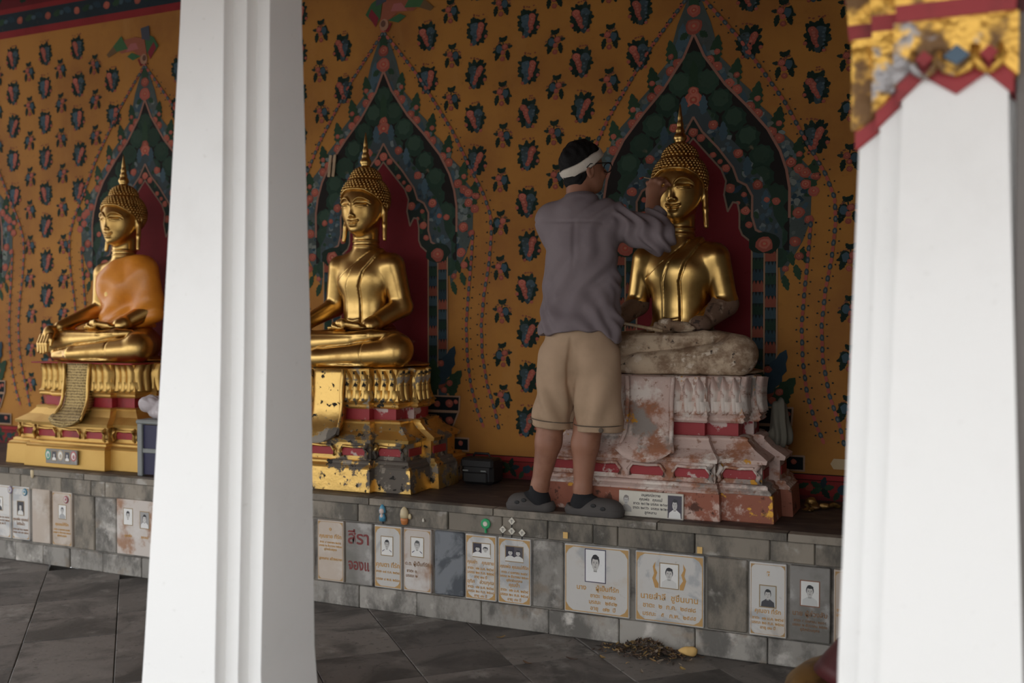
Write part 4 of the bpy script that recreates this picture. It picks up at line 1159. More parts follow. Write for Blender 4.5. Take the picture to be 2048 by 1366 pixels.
plaque(-5.095, -4.950, 'beige white plaque with blue round sticker and dark backed portrait', 'marble', [(0, .0, .185, .052, .078, dict(bgc=(.05, .05, .06), suit=(.70, .69, .66)))], [('คุณพ่อ คุณแม่\nไปดีแล้ว', 0, .13, .024), ('ชาตะ ๒๕ พ.ค. ๒๔๗๒\nมรณะ ๑๕ ก.พ. ๒๕๔๐', 0, .068, .018)], 0, .128, .438, 'darktext')
plaque(-4.932, -4.785, 'blank beige plaque with no photo or lettering', 'marble_beige', border=None, z0=.124, z1=.434)
plaque(-4.770, -4.612, 'tan plaque with a pink round sticker above a pale portrait', 'marble_beige', [(0, .005, .195, .056, .078, dict(suit=(.40, .40, .40), hair=(.15, .15, .16)))], [('คุณแม่ที่รัก', 0, .135, .024), (T_B, 0, .10, .018)], 0, .122, .430)
plaque(-4.275, -3.930, 'wide brownish grey plaque with two portraits beside the tall white column', 'marble_stain', [(0, -.085, .21, .062, .088, dict()), (0, .035, .20, .062, .088, dict(bgc=(.35, .34, .33), suit=(.75, .74, .72)))], [('คุณพ่อ', -.085, .115, .02), ('คุณแม่', .035, .115, .02)], None, .120, .425)
plaque(-3.13, -2.962, 'pale bluish plaque mostly hidden behind the tall white column', 'marble', [(0, .03, .225, .06, .085, dict(bgc=(.72, .56, .36), suit=(.72, .56, .36), hair=(.70, .54, .34)))], [(T_A, 0, .12, .024)], 0)
plaque(-2.935, -2.776, 'faded beige plaque with gold lettering and no photo', 'marble_beige', None, [('๑', 0, .275, .03), ('คุณยาย ที่รัก', 0, .235, .026), (T_B, 0, .20, .020), ('ลูกหลาน สร้างถวาย', 0, .12, .018)], 0)
rg = plaque(-2.768, -2.612, 'dark grey stone slab with red hand-painted lettering', 'marble_grey', None, (), None, name='painted_stone_slab')
for body, tx, tz, sz in (('สีรา', .0, .270, .088), ('จองแ', .0, .130, .072)):
    o = inst('brushed_lettering', text_me(body, sz, 'redtext', .0016), rg, (tx, -.0068, tz), (math.pi / 2, 0, 0))
    bw = max(q.co.x for q in o.data.vertices) - min(q.co.x for q in o.data.vertices)
    if bw > .122: o.scale = (.122 / bw, 1, 1)
plaque(-2.602, -2.447, 'gold bordered plaque with portrait of man in white, below the blue figurine', 'marble', [(1, -.004, .205, .062, .088, dict())], [('คุณตา ที่รัก', 0, .128, .030), ('ชาตะ ๑๗ ก.ค. ๒๔๖๘', 0, .088, .022), ('มรณะ ๘ พ.ย. ๒๕๔๓', 0, .052, .022)])
plaque(-2.439, -2.284, 'brown stained plaque with uniformed portrait beside the blue grey slab', 'marble_stain', [(1, 0, .215, .066, .090, dict(hair=(.10, .10, .10)))], [('ด.ต. ผู้เป็นที่รัก', 0, .145, .026), ('ชาตะ ๓\nมรณะ ๒', -.03, .108, .020)], 0, txt='darktext')
plaque(-2.106, -1.945, 'white gold bordered plaque with two women portrait, below the green disc', 'marble', [(2, .005, .232, .086, .062, dict())], [('คุณย่า    คุณยาย', 0, .185, .026), (T_A, 0, .155, .020), ('อุทิศ    ส่วนกุศล', 0, .095, .024), (T_A, 0, .068, .018)])
plaque(-1.938, -1.772, 'white gold bordered plaque with couple portrait, below the diamond tokens', 'marble', [(2, 0, .230, .084, .066, dict(bgc=(.10, .09, .10), suit=(.68, .67, .64)))], [('คุณพ่อ คุณแม่ที่รัก', 0, .180, .024), (T_B, 0, .152, .019), ('คุณป้า', 0, .098, .022), (T_A, 0, .072, .018)])
plaque(-1.612, -1.308, 'large white plaque with tall framed portrait of dark haired person below the clogs', 'marble_beige' if 0 else 'marble', [(0, -.005, .215, .090, .140, dict(frame=(.06, .05, .09), bgc=(.80, .80, .79), suit=(.82, .81, .80)))], [('นาง', -.07, .130, .030), ('ผู้เป็นที่รัก', .05, .130, .028), ('ชาตะ  ๒๔๗๐\nมรณะ   ๒๕๔๒\nอายุ   ๗๒  ปี', .03, .095, .024)])
r = plaque(-1.284, -.982, 'large square marble plaque with heavy gold border and flame framed portrait', 'marble', [(0, 0, .205, .078, .102, dict(suit=(.66, .65, .62)))], [('นายสำลี  ชูชื่นบาน', 0, .128, .036), ('ชาตะ  ๒  ก.ค.  ๒๔๗๘', 0, .085, .028), ('มรณะ   ๕   ก.พ.  ๒๕๔๕', 0, .048, .026)])
for e in (1, -1):
    p = Paint(.0003); p.poly([(e * .046, .150), (e * .062, .150), (e * .074, .19), (e * .066, .21), (e * .072, .24), (e * .060, .262), (e * .062, .235), (e * .052, .215), (e * .060, .19), (e * .046, .168)], (.52, .29, .09), 1)
    inst('flame_ornament', p.mesh('flame_ornament', 'print'), r, (0, -.0064, 0))
plaque(-.796, -.644, 'narrow white plaque with dark jacket portrait and small gold numeral', 'marble', [(0, 0, .165, .062, .085, dict(suit=(.06, .06, .07), bgc=(.55, .55, .53)))], [('๕', 0, .275, .034), ('คุณอา ที่รัก', 0, .115, .024), (T_A, 0, .082, .020)], 0)
plaque(-.634, -.474, 'dull grey plaque with wood framed portrait at the right end by the near column', 'marble_grey', [(0, 0, .195, .070, .098, dict(frame=(.25, .10, .05), suit=(.62, .62, .60)))], [('นาย ผู้ล่วงลับ', 0, .125, .026), (T_B, -.0, .09, .022)], None, txt='darktext')
plaque(-.464, -.31, 'pale pinkish plaque hidden behind the near white column', 'marble_beige', None, [(T_A, 0, .15, .022)], 0)

# plaques on the pedestals
r = empty('memorial_plaque', (-1.243, -.746, ZP)); r.rotation_euler = (math.radians(-1.5), 0, 0)
tag(r, 'long white plaque with two portraits leaning on the rusty pedestal base', 'plaque')
v, f = box_vf(-.146, .146, -.006, .003, 0, .112, .002); part('marble_slab', v, f, 'ivory', r)
portrait('portrait_photo', r, -.112, .062, .058, .086, -.0068, 0, frame=(.68, .64, .55), bgc=(.68, .64, .55), suit=(.40, .38, .35), hair=(.25, .22, .20))
portrait('portrait_photo', r, .108, .054, .062, .098, -.0068, 0, frame=(.60, .56, .5), bgc=(.06, .05, .07))
inst('inscription', text_me('อนุสรณ์ถวาย\nคุณพ่อ   คุณแม่\nชาตะ ๒๔๕๒ มรณะ ๒๕๓๓\nชาตะ ๒๔๕๖  มรณะ ๒๕๒๙\nลูกหลาน', .0165, 'inktext', .0002), r, (0, -.0068, .105), (math.pi / 2, 0, 0))
r = empty('memorial_plaque', (-4.800, -.748, ZP + .028)); tag(r, 'small grey plaque with oval badges on the bright gold pedestal', 'plaque')
v, f = box_vf(-.125, .125, -.004, .008, 0, .085, .002); part('marble_slab', v, f, 'marble_grey', r)
for x, c in ((-.105, (.05, .30, .20)), (-.005, (.50, .40, .28)), (.10, (.50, .12, .12))):
    p = Paint(.0003); p.blob(0, 0, .023, .030, c, 1, 18); p.blob(0, 0, .016, .022, (.70, .70, .66), 2, 14); p.blob(.002, -.004, .009, .013, tuple(q * .8 + .1 for q in c), 3, 10)
    inst('oval_badge', p.mesh('oval_badge', 'print'), r, (x, -.0046, .05))
for x in (-.055, .05): portrait('portrait_photo', r, x, .046, .034, .052, -.0050, 0, bgc=(.08, .08, .10))
# round stickers on the plaques at far left
for x, z, c, n in ((-5.105, .415, (.30, .24, .34), 'lilac round sticker at the corner of the far left plaque'), (-4.985, .41, (.06, .24, .36), 'blue round sticker on the beige white plaque'), (-4.655, .39, (.42, .12, .14), 'pink round sticker on the tan plaque')):
    v, f = lathe_vf([(.001, 0), (.020, 0), (.022, .002), (.020, .005), (.001, .006)], 18); v = [(a * .9, -c_ - .0005, b) for a, b, c_ in v]
    r = empty('round_sticker', (x, YE - .006, z)); tag(r, n, 'sticker', 'round stickers on the plaques')
    mm = pmat('sticker_rim', c, .4); part('rim', v, f, mm, r, True)
    p = Paint(.0003); p.blob(0, 0, .013, .015, (.62, .62, .60), 1, 14); p.blob(.002, .002, .007, .008, c, 2, 8, .2); p.blob(-.003, -.006, .004, .004, (.55, .45, .15), 2.5, 7)
    inst('printed_face', p.mesh('printed_face', 'print'), r, (0, -.0066, 0))

# small things stuck on the platform front
def figurine(name, x, z, label, cat, parts):
    r = empty(name, (x, YE, z)); tag(r, label, cat)
    for nm, prof, mat, fl in parts:
        v, f = lathe_vf(prof, 14, 0, 0, fl); part(nm, v, f, mat, r, True, loc=(0, -.012, 0))
    return r
r = figurine('gnome_figurine', -2.550, .440, 'small blue figurine with pointed hood stuck on the platform front', 'figurine', [('robe', [(.004, 0), (.017, .002), (.018, .020), (.013, .036), (.003, .040)], 'toyblue', .7), ('hood', [(.017, .040), (.019, .052), (.013, .070), (.004, .082)], 'toyblue', .7)])
part('face', *lathe_vf([(.002, .036), (.012, .040), (.014, .052), (.010, .062), (.002, .064)], 12, 0, 0, .7), 'toyskin', r, True, loc=(0, -.018, 0))
part('beard', *lathe_vf([(.002, .012), (.007, .018), (.009, .030), (.003, .038)], 10, 0, 0, .6), 'toyskin', r, True, loc=(0, -.020, 0))
part('peg', *tube_vf([(0, -.010, .0), (.003, -.012, -.012)], .004, 6), 'black', r)
figurine('dome_figurine', -2.428, .432, 'cream and orange rounded figurine stuck on the platform front', 'figurine', [('lower_body', [(.003, 0), (.016, .004), (.020, .022), (.021, .034)], 'toyorange', .7), ('upper_body', [(.021, .034), (.023, .050), (.020, .070), (.010, .084), (.003, .088)], 'toycream', .7)])
figurine('snail_figurine', -2.398, .462, 'tiny cream figurine beside the cream and orange one', 'figurine', [('body', [(.002, 0), (.008, .003), (.009, .014), (.006, .024), (.002, .026)], 'toycream', .7)])
figurine('pebble_figurine', -2.325, .455, 'tiny white peg figure above the blue grey slab', 'figurine', [('body', [(.002, 0), (.006, .002), (.005, .010), (.002, .018)], 'ivory', .7)])
figurine('amulet', -4.918, .495, 'cream candle shaped amulet above the blank plaque', 'amulet', [('body', [(.002, 0), (.010, .010), (.013, .025), (.013, .045), (.010, .050)], 'toycream', .5)])
r = empty('green_disc', (-2.001, YE, .472)); tag(r, 'green round disc with white centre stuck above the plaques', 'ornament')
for nm, rad, yy, mt in (('rim', .024, .008, 'toygreen'), ('centre', .012, .011, 'ivory')):
    v, f = lathe_vf([(.001, 0), (rad, 0), (rad, yy * .7), (rad * .85, yy), (.001, yy)], 20); part(nm, [(a, -c_, b) for a, b, c_ in v], f, mt, r)
part('peg', *tube_vf([(0, -.004, -.020), (.002, -.006, -.042)], .006, 6), 'toygreen', r)
tok_v, tok_f = prism_vf([(0, -.018), (.017, 0), (0, .018), (-.017, 0)], -.005, 0); tok_me = mkmesh('card', tok_v, tok_f, 'ivory')
for x, z, l in ((-1.867, .496, 'white diamond token above the other three'), (-1.912, .454, 'leftmost of the three lower white diamond tokens'), (-1.867, .451, 'middle of the three lower white diamond tokens'), (-1.816, .447, 'rightmost of the three lower white diamond tokens')):
    r = empty('diamond_token', (x, YE - .004, z)); tag(r, l, 'token', 'white diamond tokens above the plaques')
    inst('card', tok_me, r)
    p = Paint(.0003); p.line([(0, -.010), (0, .006)], .002, (.10, .09, .08), 1); p.line([(-.007, .004), (.007, .004)], .002, (.10, .09, .08), 1); p.line([(-.006, -.002), (.006, -.002)], .0015, (.15, .13, .12), 1)
    inst('printed_mark', p.mesh('printed_mark', 'print'), r, (0, -.0052, 0)); part('peg', *tube_vf([(0, -.003, -.016), (.0, -.005, -.030)], .003, 6), 'black', r)
for x, z, l in ((-1.606, .454, 'small yellow paper square above the tall framed portrait plaque'), (-1.002, .444, 'small yellow paper square above the heavy gold bordered plaque')):
    o = box('paper_square', -.011, .011, -.003, .0, -.014, .014, 'paper'); o.location = (x, YE - .004, z); tag(o, l, 'paper', 'yellow paper squares')

# ================================================================== THINGS ON AND BEHIND THE PLATFORM
r = empty('tool_bag', (-2.335, -.20, ZP)); tag(r, 'black boxy tool bag against the wall beside the flaking gold pedestal', 'bag')
part('body', *box_vf(-.088, .098, -.075, .075, 0, .135, .02), 'black', r)
part('flap', *box_vf(-.090, .100, -.079, .03, .085, .140, .012), 'black', r)
for x in (-.055, .05): part('buckle', *box_vf(x - .016, x + .016, -.086, -.078, .072, .079, .001), 'stoolgrey', r)
part('pocket', *box_vf(-.07, .07, -.086, -.074, .012, .068, .006), 'black', r)
part('handle', *tube_vf([(-.05, 0, .137), (-.04, 0, .158), (.04, 0, .158), (.05, 0, .137)], .006, 6), 'black', r, True)

r = empty('stool', (-4.060, -.655, ZP)); tag(r, 'grey plastic stool with navy panels beside the bright gold pedestal', 'stool')
for x in (-.115, .115):
    for y in (-.10, .10): part('leg', *box_vf(x - .018, x + .018, y - .018, y + .018, 0, .30, .004), 'stoolgrey', r)
for y in (-.10, .10):
    part('rail', *box_vf(-.10, .10, y - .012, y + .012, .13, .155, .003), 'stoolgrey', r); part('panel', *box_vf(-.098, .098, y - .004, y + .006, .155, .285), 'navy', r); part('panel', *box_vf(-.098, .098, y - .004, y + .006, .01, .13), 'navy', r)
part('seat', *box_vf(-.14, .14, -.125, .125, .29, .315, .008), 'stoolgrey', r)
s = SDF((-.17, -.15, -.01), (.17, .15, .18), .006)
for _ in range(9): s.ell((rng.uniform(-.08, .08), rng.uniform(-.06, .06), rng.uniform(.03, .085)), (rng.uniform(.04, .08), rng.uniform(.04, .07), rng.uniform(.03, .06)), .015)
s.cap((-.09, 0, .05), (-.115, -.02, .10), .03, .02, .01)
V, Q = s.mesh(1); N = normals(V, Q); V = V + N * (.010 * np.abs(wob(V, 70, 5)))[:, None]; V[:, 2] = np.maximum(V[:, 2], 0)
o = part('plastic_bag', V, Q, 'bag', None, True, loc=(-4.095, -.655, ZP + .315)); tag(o, 'crumpled thin white plastic bag on the grey stool', 'bag')

s = SDF((-.10, -.09, -.02), (.10, .09, .26), .006)
s.cap((0, 0, .05), (0, .01, .19), .045, .030, .03); s.ell((.0, 0, .05), (.05, .045, .05), .03)
V, Q = s.mesh(1); N = normals(V, Q); V = V + N * (.008 * np.sin(V[:, 0] * 160 + V[:, 1] * 90))[:, None]; V[:, 2] = np.maximum(V[:, 2], 0)
o = part('cloth_sack', V, Q, 'sack', None, True, loc=(-.765, -.30, ZP + .285)); tag(o, 'dull green cloth bundle tucked on the right side of the weathered pedestal', 'cloth')
# scraps of gold leaf and rubbish at the foot of the wall on the right
for k, (x, y, w, l) in enumerate(((-.60, -.24, .075, 'crumpled gold foil scrap by the wall at right, largest of them'), (-.545, -.20, .045, 'crumpled gold foil scrap nearest the near column'), (-.63, -.33, .035, 'small gold foil scrap nearest the platform edge'))):
    s = SDF((-.08, -.08, -.01), (.08, .08, .08), .005)
    for _ in range(6): s.ell((rng.uniform(-w, w) * .5, rng.uniform(-w, w) * .4, rng.uniform(.008, w * .5)), (w * .35, w * .25, w * .2), .005)
    V, Q = s.mesh(0); V = V + .006 * np.stack([wob(V, 120, 1), wob(V, 120, 2), wob(V, 120, 3)], 1); V[:, 2] = np.maximum(V[:, 2], 0)
    tag(part('gold_foil_scrap', V, Q, 'brown_gold', None, False, loc=(x, y, ZP)), l, 'foil', 'gold foil scraps on the platform')
# papers stuck to the wall
r = part('paper_tag', *prism_vf([(-.06, 0), (-.045, -.025), (.085, -.025), (.085, .025), (-.045, .025)], -.0125, -.011), 'beige_paper', None, loc=(-.515, 0, .725)); tag(r, 'beige pointed paper tag on the wall low at right', 'paper')
for x, l in ((-3.425, 'left one of two pale wooden strips on the wall beside the middle arch'), (-3.395, 'right one of two pale wooden strips on the wall beside the middle arch')):
    o = part('wooden_strip', *box_vf(-.010, .010, -.018, -.011, -.065, .065, .002), 'wood', None); o.location = (x, 0, 2.325); o.rotation_euler = (0, .12, 0); tag(o, l, 'strip', 'pale strips on the wall')

# ================================================================== POT AND LEAVES ON THE FLOOR
r = empty('lotus_base', (-.235, -1.70, 0)); tag(r, 'maroon and gold ornamental base standing on the floor behind the near column', 'ornament')
part('foot', *lathe_vf([(.285, 0), (.30, .03), (.298, .18), (.275, .262), (.235, .298), (.19, .31)], 28), 'brown_gold', r, True)
part('cone', *lathe_vf([(.195, .305), (.165, .345), (.115, .41), (.07, .52), (.04, .66), (.02, .72)], 28), 'maroon', r, True)
for k in range(9):
    a = -2.25 + .22 * k
    v, f = petal_vf(.075, .20, .02, k % 2 == 1); o = part('gilded_petal', v, f, 'gold_leaf', r, True); o.location = (.290 * math.cos(a), .290 * math.sin(a), .10); o.rotation_euler = (-.10, 0, a + math.pi / 2)

random.seed(21)
LC = [(.26, .16, .06), (.15, .09, .05), (.09, .06, .045), (.32, .21, .08), (.24, .19, .14), (.06, .045, .035), (.42, .29, .10)]
def leafpoly(L, W, curl):
    n = 6; V = []; 
    for i in range(n + 1):
        t = i / n; w = W * math.sin(math.pi * (t * .94 + .03)) ** .8
        z = curl * (t - .5) ** 2 * 4
        V += [(L * (t - .5), w / 2, z + .15 * W), (L * (t - .5), 0, z), (L * (t - .5), -w / 2, z + .15 * W)]
    Fc = []
    for i in range(n):
        a = i * 3; Fc += [[a, a + 1, a + 4, a + 3], [a + 1, a + 2, a + 5, a + 4]]
    return V, Fc
V, Fc, Cc = [], [], []
for k in range(420):
    a = random.gauss(0, 1); b = abs(random.gauss(0, 1))
    x = -1.215 + a * .085; y = -.865 - b * .065
    if abs(x + 1.215) > .24 or y < -1.08: continue
    hgt = max(0., .055 * math.exp(-((x + 1.215) / .10) ** 2 - ((y + .90) / .06) ** 2))
    lv, lf = leafpoly(random.uniform(.012, .035), random.uniform(.006, .014), random.uniform(-.004, .008))
    M = Matrix.Translation((x, y, .004 + random.random() * hgt)) @ Matrix.Rotation(random.uniform(0, 6.28), 4, 'Z') @ Matrix.Rotation(random.uniform(-.7, .7), 4, 'X') @ Matrix.Rotation(random.uniform(-.5, .5), 4, 'Y')
    n = len(V); V += [tuple(M @ Vector(p)) for p in lv]; Fc += [[q + n for q in g] for g in lf]; c = random.choice(LC[:6] + [LC[1], LC[2], LC[5]]); Cc += [c] * len(lf)
V = [(x, min(y, YE - .008), max(z, .001)) for x, y, z in V]
o = part('leaf_litter', V, Fc, 'leaf', None, False, cols=Cc); tag(o, 'swept pile of dry brown leaves and flakes at the foot of the platform', 'leaves', kind='stuff')
s = SDF((-.06, -.06, -.01), (.06, .06, .06), .004); s.ell((0, 0, .02), (.034, .022, .020), .01); s.ell((.022, .005, .022), (.020, .022, .022), .006)
Vv, Q = s.mesh(1); Vv = Vv + .004 * np.stack([wob(Vv, 90, 1), wob(Vv, 90, 2), wob(Vv, 90, 3)], 1); Vv[:, 2] = np.maximum(Vv[:, 2], 0)
tag(part('dry_husk', Vv, Q, 'paper', None, True, loc=(-1.045, -.885, .004)), 'yellowish curled husk at the right of the leaf pile', 'husk')
SCAT = [(-1.36, -1.05, 'yellow dry leaf on the tiles just in front of the leaf pile', 3), (-1.47, -1.12, 'dark brown dry leaf on the floor below the tall framed portrait plaque', 2), (-1.62, -1.24, 'rust brown dry leaf alone on the floor, leftmost of the near ones', 1), (-1.16, -1.15, 'pale tan dry leaf lying in front of the yellowish husk', 4), (-1.86, -.98, 'ochre dry leaf close to the platform below the diamond tokens', 0), (-1.02, -1.05, 'bright yellow dry leaf right of the leaf pile', 6)]
for x, y, l, k in SCAT:
    v, f = leafpoly(random.uniform(.03, .055), random.uniform(.014, .024), .006)
    o = part('fallen_leaf', v, f, 'leaf', None, False, cols=[LC[k]] * len(f), loc=(x, y, .002)); o.rotation_euler = (0, 0, random.uniform(0, 6.28))
    tag(o, l, 'leaf', 'single dry leaves scattered on the floor tiles')

# ================================================================== THE MAN
HC = np.array([-1.585, -.700, 2.105])
fd = np.array([.62, .77, .10]); fd /= np.linalg.norm(fd)
rd = np.cross(fd, [0, 0, 1]); rd /= np.linalg.norm(rd); ud = np.cross(rd, fd)
RH = np.array([fd, rd, ud])
hp = lambda f_, r_, u_: HC + fd * f_ + rd * r_ + ud * u_
s = SDF((-1.95, -.98, ZP - .005), (-1.10, -.34, 2.26), .0052)
# head
s.ell(HC + ud * .012, (.098, .080, .100), .02, RH)
s.ell(hp(.030, 0, -.060), (.070, .062, .066), .03, RH)
s.ell(hp(.060, 0, -.090), (.030, .034, .028), .02, RH)
s.chain([hp(.094, 0, .005), hp(.118, 0, -.030)], [.010, .015], .012)
for e in (1, -1):
    s.ell(hp(.078, e * .032, -.045), (.024, .022, .022), .015, RH)
    s.ell(hp(-.008, e * .083, -.028), (.022, .010, .034), .008, RH)
    s.ell(hp(-.004, e * .091, -.026), (.012, .006, .020), .004, RH, 'c')
s.cap(hp(-.022, 0, -.05), (-1.582, -.735, 1.90), .056, .062, .02)
# trunk
s.ell((-1.575, -.725, 1.80), (.150, .100, .13), .05); s.ell((-1.570, -.740, 1.58), (.140, .100, .18), .06); s.ell((-1.565, -.765, 1.33), (.125, .095, .13), .05)
s.cap((-1.69, -.745, 1.865), (-1.47, -.71, 1.865), .060, .060, .04)
# legs
LEG = [([(-1.655, -.775, 1.27), (-1.705, -.775, .955), (-1.712, -.785, .86), (-1.752, -.792, .655), (-1.757, -.793, .600)], [.078, .062, .058, .038, .037]), ([(-1.485, -.775, 1.27), (-1.525, -.775, .940), (-1.535, -.785, .86), (-1.545, -.792, .655), (-1.545, -.793, .600)], [.078, .062, .060, .038, .037])]
for pts, rs in LEG: s.chain(pts, rs, .025)
s.chain([(-1.757, -.793, .595), (-1.79, -.795, .585), (-1.835, -.80, .572)], [.036, .034, .026], .02); s.chain([(-1.545, -.793, .595), (-1.49, -.795, .585), (-1.405, -.80, .572)], [.036, .034, .026], .02)
# right arm raised to the statue's brow
SHR, ELR, WRR = np.array((-1.455, -.705, 1.860)), np.array((-1.232, -.690, 1.775)), np.array((-1.305, -.520, 1.935))
s.cap(SHR, ELR, .056, .045, .03); s.cap(ELR, WRR, .044, .030, .02)
PC = np.array((-1.312, -.478, 2.000))
s.cap(WRR, PC, .031, .036, .02); s.ell(PC + (0, .0, .012), (.036, .030, .044), .015)
kn = [PC + np.array(q) for q in ((-.030, .008, .048), (-.010, -.004, .056), (.012, -.008, .055), (.032, -.006, .046))]
for i, k_ in enumerate(kn):
    m1 = k_ + np.array((.012, .034, .012)); m2 = m1 + np.array((.020, .022, -.020)); 
    s.chain([PC + (k_ - PC) * .5, k_, m1, m2], [.014, .0112, .0100, .0082], .006)
s.chain([PC + np.array((.030, -.008, -.008)), PC + np.array((.046, .012, .016)), PC + np.array((.050, .036, .034))], [.013, .011, .0085], .006)
# left arm, bent in front of the chest
SHL, ELL_, WRL = np.array((-1.70, -.745, 1.860)), np.array((-1.655, -.62, 1.615)), np.array((-1.600, -.520, 1.680))
s.cap(SHL, ELL_, .056, .045, .03); s.cap(ELL_, WRL, .043, .029, .02)
PL = WRL + np.array((.020, .020, .035)); s.ell(PL, (.042, .022, .036), .015)
for i in range(4):
    b0 = PL + np.array((.030, .004, .026 - .018 * i)); s.chain([PL, b0, b0 + np.array((.028, .012, .006)), b0 + np.array((.030, .034, .0))], [.013, .0105, .0095, .0082], .005)
s.chain([PL + np.array((0, 0, .02)), PL + np.array((.012, .022, .05)), PL + np.array((.03, .035, .055))], [.013, .0105, .0085], .005)
V, Q = s.mesh(1)
man = part('person', V, Q, 'skin', None, True)
tag(man, 'man with white headband, grey shirt and khaki shorts reaching up to the statue', 'person')

# hair
s = SDF(HC - .17, HC + .17, .0045)
s.ell(HC + ud * .016, (.106, .088, .108), .02, RH)
s.ell(hp(-.040, 0, -.058), (.050, .066, .056), .02, RH)
def hcut(x, y, z):
    px = (x - HC[0]) * fd[0] + (y - HC[1]) * fd[1] + (z - HC[2]) * fd[2]; pz = (x - HC[0]) * ud[0] + (y - HC[1]) * ud[1] + (z - HC[2]) * ud[2]
    low = np.interp(px, [-.12, -.045, -.03, .0, .03, .06, .12], [-.108, -.104, -.070, -.012, .0, .050, .075])
    return low.astype(np.float32) - pz
s.plane_cut(hcut, .006)
V, Q = s.mesh(1); N = normals(V, Q); V = V + N * (.004 * wob(V, 150, 8))[:, None]
part('hair', V, Q, 'hair', man, True)
# headband: ribbon round the head, low at the back, high at the brow
V, Fc = [], []; n = 64; m = 8
for i in range(n):
    a = 2 * math.pi * i / n
    tilt = .056 * math.cos(a) + .016
    hw = .021 + .006 * math.cos(a - 2.4) * (1) + .003 * math.sin(a * 5)
    for j in range(m):
        t = 2 * math.pi * j / m
        uu = tilt + hw * math.sin(t); th = .004 * math.cos(t) + .0022 * math.sin(7 * a + 3 * t)
        u0 = min(max((uu - .016) / .108, -.95), .95); rr = math.sqrt(1 - u0 * u0)
        V.append(tuple(hp((.106 * rr + .004 + th) * math.cos(a), (.088 * rr + .004 + th) * math.sin(a), uu)))
for i in range(n):
    for j in range(m):
        a, b = i, (i + 1) % n; c, d = j, (j + 1) % m
        Fc.append([a * m + c, b * m + c, b * m + d, a * m + d])
part('headband', V, Fc, 'band', man, True)
# glasses
v1 = tube_vf([hp(-.030, .091, -.014), hp(-.012, .094, .002), hp(.09, .082, .006), hp(.108, .078, .004)], .0028, 6)
v2 = tube_vf([hp(-.012, -.094, .002), hp(.09, -.082, .006), hp(.108, -.078, .004)], .0028, 6)
loops = []
for e in (1, -1): loops.append(tube_vf([hp(.112, e * .042 + .034 * math.cos(q), -.012 + .021 * math.sin(q)) for q in np.linspace(0, 2 * math.pi, 17)], .0026, 6))
part('glasses', *join(v1, v2, *loops, tube_vf([hp(.115, .010, -.008), hp(.119, 0, -.004), hp(.115, -.010, -.008)], .0022, 6)), 'black', man, True)

# shirt
s = SDF((-1.92, -.96, 1.27), (-1.12, -.42, 2.02), .0055)
s.ell((-1.575, -.735, 1.80), (.178, .125, .15), .05); s.ell((-1.570, -.748, 1.58), (.180, .130, .24), .06); s.ell((-1.565, -.768, 1.37), (.192, .152, .22), .06)
s.cap((-1.70, -.75, 1.860), (-1.455, -.715, 1.862), .074, .072, .05)
s.cap((-1.60, -.745, 1.89), (-1.57, -.735, 1.955), .090, .068, .03)
s.cap(SHR, ELR, .080, .072, .04); s.cap(ELR, ELR + (WRR - ELR) * .62, .070, .056, .02)
s.cap(SHL, ELL_, .078, .070, .04); s.cap(ELL_, ELL_ + (WRL - ELL_) * .6, .066, .052, .02)
s.cap((-1.59, -.742, 1.90), (-1.582, -.730, 2.02), .054, .056, .004, op='c')
s.plane_cut(lambda x, y, z: np.maximum((1.345 + .018 * np.exp(-((x + 1.50) / .09) ** 2) - .045 * np.clip((x + 1.43) / .05, 0, 1)) - z, z - 1.972 + 0 * x), .006)
V, Q = s.mesh(1); N = normals(V, Q); x, y, z = V.T
arm = sstep(-1.42, -1.36, x)
wr_ = .007 * np.sin((z * 1.0 + (x + 1.57) * .9) * 55 + 2.5 * np.sin(x * 22)) * sstep(1.62, 1.38, z) * (1 - arm)
wr_ += .006 * np.sin(((x + 1.57) * 1.3 - z * .7) * 60 + 3 * np.sin(z * 18)) * sstep(1.45, 1.75, z) * sstep(-1.62, -1.45, x) * (1 - arm)
wr_ += .009 * np.sin((x * .9 + z * .6 + y * .5) * 95 + 2 * np.sin(z * 40)) * arm
wr_ += .006 * wob(V, 22, 6) + .006 * np.sin((z * .8 - (x + 1.6) * 1.4) * 42 + 2 * np.sin(z * 11)) * sstep(1.80, 1.6, z) * sstep(1.33, 1.5, z) * (1 - arm)
wr_ -= .010 * np.exp(-((x + 1.562 + .02 * (1.8 - z)) / .010) ** 2) * sstep(1.86, 1.82, z) * sstep(1.60, 1.75, z) * (y < -.76)
wr_ -= .004 * np.exp(-((z - 1.845 + .05 * (x + 1.57)) / .006) ** 2) * (y < -.74) * (x < -1.44)
V = V + N * wr_[:, None]
part('shirt', V, Q, 'shirt', man, True)
ring = [(-1.583 + .066 * math.cos(a), -.735 + .062 * math.sin(a), 1.955 + .010 * math.cos(a + .8)) for a in np.linspace(0, 2 * math.pi, 25)]
V, Fc = [], []
for i, p in enumerate(ring):
    a = np.linspace(0, 2 * math.pi, 25)[i]
    for (dr, dz) in ((-.006, .016), (.002, .020), (.010, -.018), (.004, -.020)): V.append((p[0] + dr * math.cos(a), p[1] + dr * math.sin(a), p[2] + dz))
for i in range(24):
    for j in range(4): Fc.append([i * 4 + j, (i + 1) * 4 + j, (i + 1) * 4 + (j + 1) % 4, i * 4 + (j + 1) % 4])
part('collar', V, Fc, 'shirt', man, True)

